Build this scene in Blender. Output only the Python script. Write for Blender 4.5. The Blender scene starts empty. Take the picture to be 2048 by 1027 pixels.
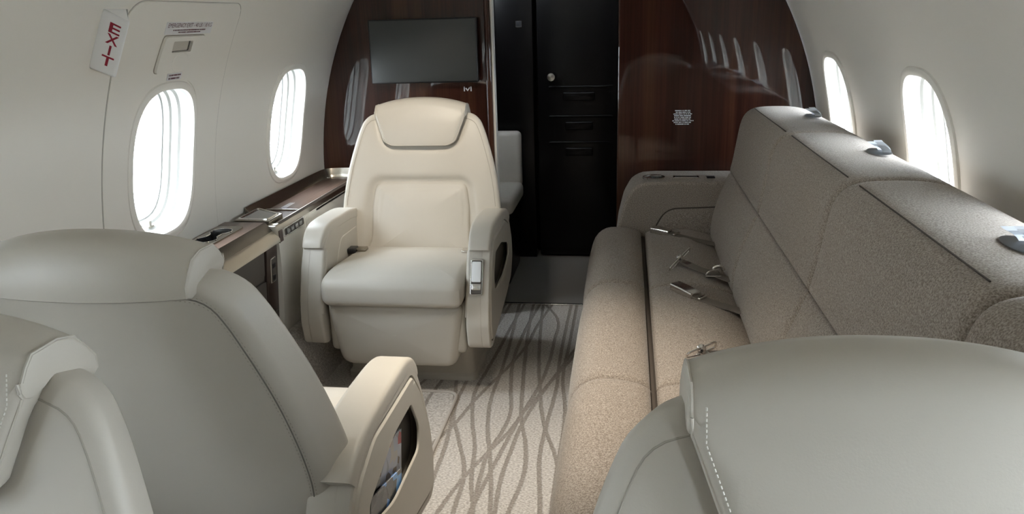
import bpy, bmesh, math, random
from mathutils import Vector, Matrix
PI = math.pi
S = bpy.context.scene
COL = S.collection
random.seed(7)

# ------------------------------------------------------------------ camera
cam_d = bpy.data.cameras.new('camera')
cam_d.sensor_width = 36.0
cam_d.lens = 1550.0 / 2048.0 * 36.0
cam_d.clip_start = 0.02
cam = bpy.data.objects.new('camera', cam_d)
COL.objects.link(cam)
cam.matrix_world = Matrix(((0.9896, -0.01382, 0.14317, 0.29),
                           (0.14085, 0.29482, -0.94512, 0.0),
                           (-0.02915, 0.95545, 0.2937, 1.30),
                           (0, 0, 0, 1)))
S.camera = cam

# ------------------------------------------------------------------ daylight, exposure
world = bpy.data.worlds.new('overcast_sky')
S.world = world
world.use_nodes = True
bg = world.node_tree.nodes['Background']
bg.inputs[0].default_value = (0.82, 0.91, 1.0, 1)
bg.inputs[1].default_value = 31.0
S.view_settings.view_transform = 'Standard'
S.view_settings.look = 'None'
S.view_settings.gamma = 1.0
S.view_settings.use_curve_mapping = False
S.view_settings.exposure = 0.13
S.cycles.max_bounces = 12
S.cycles.diffuse_bounces = 7
S.cycles.glossy_bounces = 5
S.cycles.transparent_max_bounces = 12
S.cycles.sample_clamp_indirect = 8.0
S.cycles.use_denoising = True
S.cycles.caustics_reflective = False
S.cycles.caustics_refractive = False

# ------------------------------------------------------------------ cabin numbers
A_, B_, ZC = 1.105, 1.35, 0.60          # ellipse of the lining
YB = 3.415                              # aft bulkhead face
YF = -1.95                               # forward bulkhead face
WIN_Y = [3.0 - 0.88 * k for k in range(6)]
WT, WHT, WHY = 0.243, 0.166, 0.160      # window centre angle, half angle, half width
DOOR_L, DOOR_R = -0.282, 0.253

def portal(side, yc):
    z = ZC + B_ * math.sin(WT); x = A_ * math.cos(WT) + 0.10
    d = bpy.data.lights.new('window_portal', 'AREA')
    d.shape = 'RECTANGLE'; d.size = 0.50; d.size_y = 0.36
    d.cycles.is_portal = True
    o = bpy.data.objects.new('window_portal', d); COL.objects.link(o)
    o.location = (side * x, yc, z)
    o.rotation_euler = (0, side * PI / 2, 0)
for yc in WIN_Y:
    portal(-1, yc); portal(1, yc)

# warm reading lights over the left seats (their fixtures are built with the ceiling)
READ = [((-0.42, 1.95, 1.74), (-0.54, 2.90, 0.86), 46.0, 50), ((0.06, 1.56, 1.78), (0.04, 1.72, 0.20), 88.0, 62)]
def reading_light(p, q, power, cone):
    d = bpy.data.lights.new('reading_light', 'SPOT')
    d.energy = power; d.color = (1.0, 0.90, 0.76); d.spot_size = math.radians(cone); d.spot_blend = 0.9; d.shadow_soft_size = 0.06
    o = bpy.data.objects.new('reading_light', d); COL.objects.link(o)
    o.location = p; o.rotation_euler = (Vector(q) - Vector(p)).to_track_quat('-Z', 'Y').to_euler()
for a_ in READ: reading_light(*a_)

# ------------------------------------------------------------------ materials
MATS = {}
def srgb(r, g, b):
    f = lambda c: (c / 255 / 12.92) if c / 255 <= 0.04045 else ((c / 255 + 0.055) / 1.055) ** 2.4
    return (f(r), f(g), f(b), 1)

def mat(name, col, rough=0.5, metal=0.0, noise=None, bump=None, coat=0.0, spec=0.5, mix=None, sheen=0.0, emit=None):
    m = bpy.data.materials.new(name); m.use_nodes = True
    nt = m.node_tree; p = nt.nodes['Principled BSDF']
    p.inputs['Base Color'].default_value = col
    p.inputs['Roughness'].default_value = rough
    p.inputs['Metallic'].default_value = metal
    p.inputs['Coat Weight'].default_value = coat
    p.inputs['Coat Roughness'].default_value = 0.02
    p.inputs['Specular IOR Level'].default_value = spec
    p.inputs['Sheen Weight'].default_value = sheen
    tc = nt.nodes.new('ShaderNodeTexCoord')
    if noise:        # (scale, second colour, low, high, stretch xyz)
        sc, c2, lo, hi, st = noise
        mp = nt.nodes.new('ShaderNodeMapping'); mp.inputs['Scale'].default_value = st
        nt.links.new(tc.outputs['Object'], mp.inputs[0])
        n = nt.nodes.new('ShaderNodeTexNoise'); n.inputs['Scale'].default_value = sc
        n.inputs['Detail'].default_value = 4; n.inputs['Roughness'].default_value = 0.6
        nt.links.new(mp.outputs[0], n.inputs['Vector'])
        r = nt.nodes.new('ShaderNodeValToRGB')
        r.color_ramp.elements[0].position = lo; r.color_ramp.elements[0].color = col
        r.color_ramp.elements[1].position = hi; r.color_ramp.elements[1].color = c2
        nt.links.new(n.outputs['Fac'], r.inputs[0])
        nt.links.new(r.outputs[0], p.inputs['Base Color'])
    if bump:         # (scale, strength, distance)
        n2 = nt.nodes.new('ShaderNodeTexNoise'); n2.inputs['Scale'].default_value = bump[0]
        n2.inputs['Detail'].default_value = 3
        nt.links.new(tc.outputs['Object'], n2.inputs['Vector'])
        b = nt.nodes.new('ShaderNodeBump'); b.inputs['Strength'].default_value = bump[1]
        b.inputs['Distance'].default_value = bump[2]
        nt.links.new(n2.outputs['Fac'], b.inputs['Height'])
        nt.links.new(b.outputs[0], p.inputs['Normal'])
    MATS[name] = m
    return m

ONE = (1, 1, 1)
LINING = mat('cabin_lining', (0.80, 0.775, 0.715, 1), 0.5, bump=(260, 0.10, 0.001))
CEIL = mat('ceiling_lining', (0.80, 0.785, 0.74, 1), 0.55)
WPLASTIC = mat('window_plastic', (0.42, 0.415, 0.39, 1), 0.35)
GASKET = mat('window_gasket', (0.30, 0.30, 0.30, 1), 0.5)
LEATHER = mat('cream_leather', (0.53, 0.495, 0.435, 1), 0.42, noise=(3.0, (0.505, 0.47, 0.41, 1), 0.35, 0.65, ONE), bump=(420, 0.12, 0.001), spec=0.4)
LEATHER2 = mat('cream_leather_side', (0.515, 0.48, 0.42, 1), 0.45, bump=(420, 0.12, 0.001), spec=0.4)
SEAM = mat('seam_thread', (0.20, 0.185, 0.16, 1), 0.8)
SEAM2 = mat('seam_thread_light', (0.38, 0.35, 0.30, 1), 0.8)
PGAP = mat('panel_gap', (0.46, 0.445, 0.41, 1), 0.8)
STITCH = mat('pale_stitch', (0.62, 0.60, 0.54, 1), 0.8)
SHELL = mat('seat_shell_plastic', (0.50, 0.47, 0.41, 1), 0.42)
FABRIC = mat('taupe_tweed', (0.17, 0.138, 0.112, 1), 0.95, noise=(320, (0.45, 0.39, 0.335, 1), 0.36, 0.70, ONE), bump=(430, 0.32, 0.002), spec=0.15, sheen=0.15)
CORD_SHADE = mat('taupe_cord_and_shade', (0.07, 0.056, 0.045, 1), 0.95)  # stitch and welt, and the dark strips that shade the sofa creases
CHROME = mat('polished_chrome', (0.75, 0.74, 0.72, 1), 0.12, metal=1)
BRUSHED = mat('brushed_champagne_metal', (0.40, 0.37, 0.32, 1), 0.27, metal=1, noise=(40, (0.34, 0.31, 0.265, 1), 0.4, 0.6, (1, 0.05, 1)))
STEEL = mat('steel', (0.76, 0.74, 0.71, 1), 0.20, metal=1)
BLACK = mat('black_plastic', (0.012, 0.012, 0.013, 1), 0.35)
WELL = mat('cup_well_dark', (0.03, 0.03, 0.032, 1), 0.12, coat=0.6)
SCREEN = mat('dark_screen', (0.028, 0.031, 0.030, 1), 0.38, spec=0.6)
GLASSD = mat('dark_glass', (0.10, 0.10, 0.10, 1), 0.05, coat=1)
SLATE = mat('slate_brown_panel', (0.085, 0.073, 0.062, 1), 0.5, bump=(300, 0.1, 0.001))
WEBBING = mat('taupe_webbing', (0.17, 0.145, 0.12, 1), 0.8, bump=(600, 0.4, 0.001))
RED = mat('red_print', srgb(150, 18, 48), 0.5)
PRINT = mat('maroon_print', srgb(95, 50, 62), 0.6)
WHITE = mat('white_plastic', (0.90, 0.91, 0.92, 1), 0.4)
PAPER = mat('placard_white', (0.74, 0.74, 0.75, 1), 0.5)
WPRINT = mat('pale_print', (0.60, 0.61, 0.62, 1), 0.6)
VINYL = mat('clear_vinyl', (0.72, 0.76, 0.82, 1), 0.12, coat=0.5)
DARKBOX = mat('near_black_lacquer', (0.004, 0.0035, 0.0035, 1), 0.25, spec=0.25)
AFTCARPET = mat('grey_aft_carpet', (0.15, 0.14, 0.125, 1), 0.95, bump=(350, 0.4, 0.003))
CONCRETE = mat('apron_concrete', (0.42, 0.42, 0.41, 1), 0.9)
SIDING = mat('white_siding', (0.55, 0.55, 0.54, 1), 0.7)
SIDING_D = mat('grey_siding_joint', (0.34, 0.35, 0.36, 1), 0.7)

def wood(name, c1, c2, c3, rough, coat, axis):
    m = bpy.data.materials.new(name); m.use_nodes = True
    nt = m.node_tree; p = nt.nodes['Principled BSDF']
    tc = nt.nodes.new('ShaderNodeTexCoord'); mp = nt.nodes.new('ShaderNodeMapping')
    mp.inputs['Scale'].default_value = {'z': (9, 9, 0.35), 'y': (12, 0.6, 12)}[axis]
    nt.links.new(tc.outputs['Object'], mp.inputs[0])
    n = nt.nodes.new('ShaderNodeTexNoise'); n.inputs['Scale'].default_value = 1.0; n.inputs['Detail'].default_value = 3
    nt.links.new(mp.outputs[0], n.inputs['Vector'])
    mp2 = nt.nodes.new('ShaderNodeMapping')
    mp2.inputs['Scale'].default_value = {'z': (150, 150, 2.5), 'y': (160, 3, 160)}[axis]
    nt.links.new(tc.outputs['Object'], mp2.inputs[0])
    n2 = nt.nodes.new('ShaderNodeTexNoise'); n2.inputs['Scale'].default_value = 1.0; n2.inputs['Detail'].default_value = 4
    nt.links.new(mp2.outputs[0], n2.inputs['Vector'])
    r = nt.nodes.new('ShaderNodeValToRGB')
    e = r.color_ramp.elements
    e[0].position = 0.36; e[0].color = c1; e[1].position = 0.66; e[1].color = c3
    k = e.new(0.5); k.color = c2
    nt.links.new(n.outputs['Fac'], r.inputs[0])
    mx = nt.nodes.new('ShaderNodeMixRGB'); mx.blend_type = 'MULTIPLY'; mx.inputs[0].default_value = 0.55
    r2 = nt.nodes.new('ShaderNodeValToRGB'); r2.color_ramp.elements[0].position = 0.35; r2.color_ramp.elements[0].color = (0.45, 0.42, 0.40, 1)
    r2.color_ramp.elements[1].position = 0.62
    nt.links.new(n2.outputs['Fac'], r2.inputs[0])
    nt.links.new(r.outputs[0], mx.inputs[1]); nt.links.new(r2.outputs[0], mx.inputs[2])
    nt.links.new(mx.outputs[0], p.inputs['Base Color'])
    p.inputs['Roughness'].default_value = rough; p.inputs['Specular IOR Level'].default_value = 0.08
    p.inputs['Coat Weight'].default_value = coat; p.inputs['Coat Roughness'].default_value = 0.015
    MATS[name] = m
    return m
MAHOG = wood('dark_mahogany_lacquer', (0.026, 0.009, 0.006, 1), (0.042, 0.014, 0.009, 1), (0.075, 0.029, 0.015, 1), 0.35, 1.0, 'z')
LEDGEW = wood('ledge_wood', (0.085, 0.055, 0.042, 1), (0.13, 0.085, 0.065, 1), (0.17, 0.115, 0.09, 1), 0.3, 0.5, 'y')

def pane_mat():
    m = bpy.data.materials.new('window_glass'); m.use_nodes = True
    nt = m.node_tree
    for n in list(nt.nodes): nt.nodes.remove(n)
    out = nt.nodes.new('ShaderNodeOutputMaterial'); mx = nt.nodes.new('ShaderNodeMixShader')
    t = nt.nodes.new('ShaderNodeBsdfTransparent'); t.inputs[0].default_value = (0.96, 0.97, 0.97, 1)
    g = nt.nodes.new('ShaderNodeBsdfGlossy'); g.inputs['Roughness'].default_value = 0.02
    mx.inputs[0].default_value = 0.05
    nt.links.new(t.outputs[0], mx.inputs[1]); nt.links.new(g.outputs[0], mx.inputs[2]); nt.links.new(mx.outputs[0], out.inputs[0])
    return m
PANE = pane_mat()

CARPET_LINES = [
[(3.306,-0.063),(3.147,-0.086),(2.955,-0.105),(2.739,-0.152),(2.641,-0.179),(2.443,-0.234),(2.283,-0.267),(2.153,-0.307),(2.023,-0.324)],
[(3.4,0.20),(3.1,0.15),(2.819,0.086),(2.677,0.042),(2.53,-0.001),(2.379,-0.046),(2.257,-0.074),(2.117,-0.123),(1.966,-0.173),(1.801,-0.21)],
[(3.359,-0.109),(3.07,-0.134),(2.78,-0.14),(2.555,-0.116),(2.375,-0.091),(2.241,-0.1),(2.117,-0.123),(1.971,-0.124),(1.831,-0.117)],
[(3.243,-0.191),(2.995,-0.18),(2.718,-0.174),(2.464,-0.174),(2.279,-0.154),(2.092,-0.115),(1.985,-0.094),(1.806,-0.066)],
[(3.357,-0.129),(2.889,-0.102),(2.559,-0.072),(2.318,-0.045),(2.154,-0.01),(1.995,0.003),(1.811,-0.016)],
[(3.2,-0.07),(2.809,-0.039),(2.564,-0.009),(2.296,0.035),(2.087,0.093),(1.8,0.14)],
[(3.363,-0.043),(3.204,0.006),(3.032,0.006),(2.751,0.001),(2.599,-0.012),(2.3,-0.06)],
[(3.313,0.046),(3.082,0.044),(2.795,0.044),(2.569,0.051),(2.268,0.041),(2.107,0.04),(1.839,0.069)],
[(3.343,0.074),(2.968,0.071),(2.661,0.068),(2.391,0.097),(2.0,0.10)],
[(3.27,-0.189),(2.694,-0.23),(2.509,-0.242),(2.303,-0.211),(2.138,-0.172),(1.957,-0.148),(1.821,-0.118)],
[(3.2,-0.26),(2.576,-0.292),(2.358,-0.287),(2.186,-0.235),(1.978,-0.175),(1.826,-0.169)],
[(2.6,0.02),(2.289,-0.041),(2.123,-0.054),(1.966,-0.061),(1.807,-0.054)],
[(2.6,-0.33),(2.183,-0.271),(1.969,-0.263),(1.797,-0.259)],
[(3.3,-0.42),(2.8,-0.37),(2.4,-0.40),(2.0,-0.36)],
]
def carpet_mat():
    m = bpy.data.materials.new('patterned_carpet'); m.use_nodes = True
    nt = m.node_tree; N = nt.nodes; p = N['Principled BSDF']
    tc = N.new('ShaderNodeTexCoord')
    wob = N.new('ShaderNodeTexNoise'); wob.inputs['Scale'].default_value = 160
    nt.links.new(tc.outputs['Object'], wob.inputs['Vector'])
    sep = N.new('ShaderNodeSeparateXYZ'); nt.links.new(tc.outputs['Object'], sep.inputs[0])
    def M(op, a, b=None, clamp=False):
        n = N.new('ShaderNodeMath'); n.operation = op; n.use_clamp = clamp
        for i, v in enumerate((a, b)):
            if v is None: continue
            if isinstance(v, (int, float)): n.inputs[i].default_value = v
            else: nt.links.new(v, n.inputs[i])
        return n.outputs[0]
    x = M('ADD', sep.outputs['X'], M('MULTIPLY', M('SUBTRACT', wob.outputs['Fac'], 0.5), 0.010))
    yn = M('DIVIDE', M('SUBTRACT', sep.outputs['Y'], 1.2), 2.3)
    total = None
    def add(xx, pts):
        nonlocal total
        fc = N.new('ShaderNodeFloatCurve'); c = fc.mapping.curves[0]
        fc.mapping.use_clip = False
        pp = sorted(((y - 1.2) / 2.3, v + 0.6) for y, v in pts)
        if pp[0][0] > 0.1:
            s = (pp[1][1] - pp[0][1]) / (pp[1][0] - pp[0][0])
            pp.insert(0, (0.0, min(0.95, max(0.05, pp[0][1] - s * pp[0][0] * 0.7))))
        c.points[0].location = pp[0]; c.points[1].location = pp[-1]
        for q in pp[1:-1]: c.points.new(*q)
        fc.mapping.update()
        nt.links.new(yn, fc.inputs['Value'])
        d = M('ABSOLUTE', M('SUBTRACT', M('ADD', xx, 0.6), fc.outputs[0]))
        l = M('SUBTRACT', 1.0, M('DIVIDE', M('SUBTRACT', d, 0.0048), 0.0035, False), True)
        total = l if total is None else M('MAXIMUM', total, l)
    for pts in CARPET_LINES: add(x, pts)
    x2 = M('ADD', x, 0.47)
    for i in (1, 3, 5, 9): add(x2, CARPET_LINES[i])
    n = N.new('ShaderNodeTexNoise'); n.inputs['Scale'].default_value = 170; n.inputs['Detail'].default_value = 3
    mpc = N.new('ShaderNodeMapping'); mpc.inputs['Scale'].default_value = (0.75, 1.35, 1)
    nt.links.new(tc.outputs['Object'], mpc.inputs[0]); nt.links.new(mpc.outputs[0], n.inputs['Vector'])
    r = N.new('ShaderNodeValToRGB'); e = r.color_ramp.elements
    e[0].position = 0.36; e[0].color = (0.38, 0.345, 0.31, 1); e[1].position = 0.66; e[1].color = (0.68, 0.64, 0.595, 1)
    nt.links.new(n.outputs['Fac'], r.inputs[0])
    r2 = N.new('ShaderNodeValToRGB'); e = r2.color_ramp.elements
    e[0].position = 0.36; e[0].color = (0.235, 0.205, 0.178, 1); e[1].position = 0.68; e[1].color = (0.39, 0.35, 0.31, 1)
    nt.links.new(n.outputs['Fac'], r2.inputs[0])
    mx = N.new('ShaderNodeMixRGB'); nt.links.new(total, mx.inputs[0])
    nt.links.new(r.outputs[0], mx.inputs[1]); nt.links.new(r2.outputs[0], mx.inputs[2])
    nt.links.new(mx.outputs[0], p.inputs['Base Color'])
    p.inputs['Roughness'].default_value = 0.97; p.inputs['Specular IOR Level'].default_value = 0.1
    h = M('SUBTRACT', n.outputs['Fac'], M('MULTIPLY', total, 0.9))
    b = N.new('ShaderNodeBump'); b.inputs['Strength'].default_value = 0.7; b.inputs['Distance'].default_value = 0.004
    nt.links.new(h, b.inputs['Height']); nt.links.new(b.outputs[0], p.inputs['Normal'])
    return m
CARPET = carpet_mat()

# ------------------------------------------------------------------ mesh helpers
def link(o, parent=None):
    COL.objects.link(o)
    if parent is not None: o.parent = parent
    return o
def obj(name, vf, m, parent=None, smooth=True, angle=38, recalc=True):
    me = bpy.data.meshes.new(name)
    v, f = vf
    me.from_pydata([tuple(p) for p in v], [], f)
    if recalc:
        bm = bmesh.new(); bm.from_mesh(me)
        bmesh.ops.remove_doubles(bm, verts=bm.verts, dist=1e-6)
        bmesh.ops.recalc_face_normals(bm, faces=bm.faces)
        bm.to_mesh(me); bm.free()
    if smooth:
        me.polygons.foreach_set('use_smooth', [True] * len(me.polygons))
        me.set_sharp_from_angle(angle=math.radians(angle))
    me.materials.append(m)
    return link(bpy.data.objects.new(name, me), parent)
def empty(name, loc=(0, 0, 0), rz=0.0):
    o = bpy.data.objects.new(name, None); o.location = loc; o.rotation_euler = (0, 0, rz)
    o.empty_display_size = 0.1
    return link(o)
def tag(o, label, cat, group=None):
    o['label'] = label; o['category'] = cat
    if group: o['group'] = group
    return o
def struct(o, label=None):
    o['kind'] = 'structure'
    if label: o['label'] = label
    return o
def join(*parts):
    V, F = [], []
    for v, f in parts:
        b = len(V); V += [tuple(p) for p in v]; F += [[i + b for i in q] for q in f]
    return V, F
def xf(vf, M):
    return [M @ Vector(p) for p in vf[0]], vf[1]
def mv(vf, d):
    return [(p[0] + d[0], p[1] + d[1], p[2] + d[2]) for p in vf[0]], vf[1]

def rings(rs, cap0=True, cap1=True, closed=True):
    n = len(rs[0]); V = [tuple(p) for r in rs for p in r]; F = []
    for i in range(len(rs) - 1):
        for j in range(n if closed else n - 1):
            k = (j + 1) % n
            F.append([i * n + j, i * n + k, (i + 1) * n + k, (i + 1) * n + j])
    if cap0: F.append(list(range(n)))
    if cap1: F.append([(len(rs) - 1) * n + j for j in range(n)])
    return V, F
def rbox(c, s, r=0.004, seg=3, M=None):
    bm = bmesh.new(); bmesh.ops.create_cube(bm, size=1.0)
    for v in bm.verts: v.co = Vector((v.co.x * s[0], v.co.y * s[1], v.co.z * s[2]))
    if r > 0:
        bmesh.ops.bevel(bm, geom=list(bm.edges), offset=min(r, min(s) * 0.49), segments=seg, profile=0.5, affect='EDGES')
    bm.verts.index_update()
    V = [v.co.copy() for v in bm.verts]; F = [[v.index for v in f.verts] for f in bm.faces]; bm.free()
    if M is not None: V = [M @ v for v in V]
    return [(v[0] + c[0], v[1] + c[1], v[2] + c[2]) for v in V], F
def tube(path, r, n=8, closed=False, caps=True):
    P = [Vector(p) for p in path]; rs = []
    ref = Vector((0.13, 0.27, 0.95)).normalized()
    for i, p in enumerate(P):
        a = P[i - 1] if (i > 0 or closed) else p
        b = P[(i + 1) % len(P)] if (i < len(P) - 1 or closed) else p
        t = (b - a).normalized()
        u = t.cross(ref)
        if u.length < 1e-4: u = t.cross(Vector((1, 0, 0)))
        u.normalize(); w = t.cross(u)
        rr = r[i] if isinstance(r, (list, tuple)) else r
        rs.append([p + (u * math.cos(2 * PI * k / n) + w * math.sin(2 * PI * k / n)) * rr for k in range(n)])
    if closed:
        rs.append(rs[0]); return rings(rs, False, False)
    return rings(rs, caps, caps)
def rpoly(pts, rad, seg=6):
    """round every corner of a closed 2-D polygon"""
    out = []; n = len(pts)
    for i in range(n):
        p = Vector(pts[i]); a = Vector(pts[i - 1]); b = Vector(pts[(i + 1) % n])
        r = rad[i] if isinstance(rad, (list, tuple)) else rad
        d1 = (a - p); d2 = (b - p); l1 = d1.length; l2 = d2.length
        d1.normalize(); d2.normalize()
        ang = d1.angle(d2)
        if r <= 0 or ang > PI - 0.03:
            out.append(tuple(p)); continue
        t = min(r / math.tan(ang / 2), l1 * 0.49, l2 * 0.49)
        p1 = p + d1 * t; p2 = p + d2 * t
        for k in range(seg + 1):
            q = k / seg
            out.append(tuple(p1 * (1 - q) ** 2 + p * 2 * q * (1 - q) + p2 * q * q))
    return out
def resample(poly, n, closed=True):
    P = [Vector(p) for p in poly]
    if closed: P = P + [P[0]]
    L = [0]
    for i in range(1, len(P)): L.append(L[-1] + (P[i] - P[i - 1]).length)
    out = []; m = n if closed else n - 1
    j = 0
    for k in range(n):
        t = L[-1] * k / m
        while j < len(L) - 2 and L[j + 1] < t: j += 1
        d = L[j + 1] - L[j]
        out.append(tuple(P[j].lerp(P[j + 1], 0 if d == 0 else (t - L[j]) / d)))
    return out
def area(poly):
    return 0.5 * sum(poly[i - 1][0] * poly[i][1] - poly[i][0] * poly[i - 1][1] for i in range(len(poly)))
def inset(poly, d):
    if abs(d) < 1e-9: return list(poly)
    s = 1 if area(poly) > 0 else -1
    out = []; n = len(poly)
    for i in range(n):
        a = Vector(poly[i - 1]); b = Vector(poly[(i + 1) % n]); t = (b - a)
        if t.length < 1e-9: out.append(poly[i]); continue
        t.normalize()
        out.append((poly[i][0] - t.y * d * s, poly[i][1] + t.x * d * s))
    return out
def cushion(poly, fn, t, r, dome=0.0, rb=None, n=96, center=None, domeb=0.0, pw=2.2, fs=(0.93, 0.84, 0.72, 0.57, 0.40, 0.22, 0.03)):
    """padded slab: outline poly in (u,v), front at w=0 (plus dome), back at w=-t"""
    O = resample(poly, n)
    rb = r if rb is None else rb
    cx = center[0] if center else sum(p[0] for p in O) / n
    cy = center[1] if center else sum(p[1] for p in O) / n
    R = []
    Ob = inset(O, rb)
    for s in (0.03, 0.35, 0.65, 0.88):
        R.append([fn(cx + (p[0] - cx) * s, cy + (p[1] - cy) * s, -t - domeb * (1 - s ** pw)) for p in Ob])
    for k in range(6):
        a = PI / 2 * k / 5
        R.append([fn(p[0], p[1], -t + rb * (1 - math.cos(a))) for p in inset(O, rb * (1 - math.sin(a)))])
    for k in range(7):
        a = PI / 2 * k / 6
        R.append([fn(p[0], p[1], -r + r * math.sin(a)) for p in inset(O, r * (1 - math.cos(a)))])
    Of = inset(O, r)
    for s in fs:
        R.append([fn(cx + (p[0] - cx) * s, cy + (p[1] - cy) * s, dome * (1 - s ** pw)) for p in Of])
    return rings(R)
def ray_hit(poly, c, ang):
    d = Vector((math.cos(ang), math.sin(ang))); best = None
    for i in range(len(poly)):
        a = Vector(poly[i - 1]) - Vector(c); b = Vector(poly[i]) - Vector(c); e = b - a
        den = d.x * e.y - d.y * e.x
        if abs(den) < 1e-12: continue
        t = (a.x * e.y - a.y * e.x) / den; s = (a.x * d.y - a.y * d.x) / den
        if t > 0 and -1e-6 <= s <= 1 + 1e-6 and (best is None or t > best): best = t
    return best
def cell(outer, hole, c, fn, m=10, n=96, extra=()):
    """surface between a hole and an outer outline, both star-shaped about c"""
    angs = sorted(set([2 * PI * k / n for k in range(n)] + [math.atan2(p[1] - c[1], p[0] - c[0]) % (2 * PI) for p in extra]))
    R = []
    ro = [ray_hit(outer, c, a) for a in angs]; rh = [ray_hit(hole, c, a) for a in angs]
    for k in range(m + 1):
        q = (k / m) ** 1.3
        R.append([fn(c[0] + math.cos(a) * (h + (o - h) * q), c[1] + math.sin(a) * (h + (o - h) * q)) for a, o, h in zip(angs, ro, rh)])
    return rings(R, False, False)
def superell(hw, hh, n=2.8, N=96):
    out = []
    for k in range(N):
        a = 2 * PI * k / N; c, s = math.cos(a), math.sin(a)
        out.append((hw * math.copysign(abs(c) ** (2 / n), c), hh * math.copysign(abs(s) ** (2 / n), s)))
    return out
def spline(pts, n):
    """Catmull-Rom through points of any dimension"""
    P = [tuple(p) for p in pts]; P = [P[0]] + P + [P[-1]]; out = []; segs = len(P) - 3
    for k in range(n):
        t = segs * k / (n - 1); i = min(int(t), segs - 1); t -= i
        a, b, c, d = P[i:i + 4]
        out.append(tuple(0.5 * (2 * q1 + (q2 - q0) * t + (2 * q0 - 5 * q1 + 4 * q2 - q3) * t * t + (3 * q1 - q0 - 3 * q2 + q3) * t ** 3)
                         for q0, q1, q2, q3 in zip(a, b, c, d)))
    return out
def text_vf(body, size, shear=0.0, bold=0.0, align='CENTER'):
    cu = bpy.data.curves.new('t', 'FONT'); cu.body = body; cu.size = size; cu.align_x = align; cu.align_y = 'CENTER'
    cu.shear = shear; cu.offset = bold; cu.resolution_u = 2
    o = bpy.data.objects.new('t', cu); COL.objects.link(o)
    dg = bpy.context.evaluated_depsgraph_get(); dg.update()
    me = bpy.data.meshes.new_from_object(o.evaluated_get(dg))
    V = [(v.co.x, v.co.y) for v in me.vertices]; F = [list(p.vertices) for p in me.polygons]
    bpy.data.objects.remove(o); bpy.data.curves.remove(cu); bpy.data.meshes.remove(me)
    return V, F
def pillow(prof, y0, y1, depth, rad, ny=44, npf=40, bulge=0.0, ends=(1, 1, 1, 1)):
    """upholstered panel: profile (x,z) swept along y with a rounded crease on every edge"""
    P = spline(prof, npf); L = [0]
    for i in range(1, npf): L.append(L[-1] + math.hypot(P[i][0] - P[i - 1][0], P[i][1] - P[i - 1][1]))
    T = L[-1]
    # denser samples next to the creases
    def dens(n, length):
        out = []
        for k in range(n):
            q = k / (n - 1); out.append(length * (0.5 - 0.5 * math.cos(PI * q)) * 0.75 + length * q * 0.25)
        return out
    ss = dens(npf, T); ys = dens(ny, y1 - y0); rs = []
    def at(s):
        i = 0
        while i < npf - 2 and L[i + 1] < s: i += 1
        q = (s - L[i]) / max(L[i + 1] - L[i], 1e-9)
        x = P[i][0] + (P[i + 1][0] - P[i][0]) * q; z = P[i][1] + (P[i + 1][1] - P[i][1]) * q
        i0 = max(i - 1, 0); i1 = min(i + 2, npf - 1)
        tx, tz = P[i1][0] - P[i0][0], P[i1][1] - P[i0][1]; l = math.hypot(tx, tz)
        return x, z, -tz / l, tx / l
    def cr(e):
        if e >= rad: return 0.0
        q = 1 - e / rad
        return depth * (1 - math.sqrt(max(0, 1 - q * q)))
    for y in ys:
        row = []
        for s in ss:
            x, z, nx, nz = at(s)
            es = [e for e, on in ((s, ends[0]), (T - s, ends[1]), (y, ends[2]), (y1 - y0 - y, ends[3])) if on]
            d = max([cr(e) for e in es] + [0])
            b = bulge * (1 - (2 * s / T - 1) ** 2) * (1 - (2 * y / (y1 - y0) - 1) ** 4)
            row.append((x + nx * (b - d), y0 + y, z + nz * (b - d)))
        rs.append(row)
    return rings(rs, False, False, closed=False)

# ------------------------------------------------------------------ lining surface
def wall_pt(side, y, t, off=0.0):
    x = A_ * math.cos(t); z = ZC + B_ * math.sin(t)
    nx, nz = math.cos(t) / A_, math.sin(t) / B_; l = math.hypot(nx, nz)
    return (side * (x - off * nx / l), y, z - off * nz / l)
def t_of_z(z): return math.asin((z - ZC) / B_)
def wz(side, y, z, off=0.0): return wall_pt(side, y, t_of_z(z), off)
T0, T1 = t_of_z(0.0), 1.02
WIN_HOLE = superell(WHY, WHT, 2.9)

def build_wall(side, name):
    parts = []
    for k, yc in enumerate(WIN_Y):
        y0, y1 = yc - 0.44, yc + 0.44
        rect = [(y0, T0), (y1, T0), (y1, T1), (y0, T1)]
        hole = [(yc + a, WT + b) for a, b in WIN_HOLE]
        parts.append(cell(rect, hole, (yc, WT), lambda u, v: wall_pt(side, u, v), 12, 120, extra=rect))
    o = obj(name, join(*parts), LINING, angle=60)
    return struct(o)
build_wall(-1, 'wall_left'); build_wall(1, 'wall_right')
# a small step of lining beyond the last window cell
for side, nm in ((-1, 'trim_1'), (1, 'trim_2')):
    n = 40
    r = [[wall_pt(side, y, T0 + (T1 - T0) * k / n) for k in range(n + 1)] for y in (WIN_Y[-1] - 0.44, YF)]
    struct(obj(nm, rings(r, False, False, False), LINING))

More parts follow.
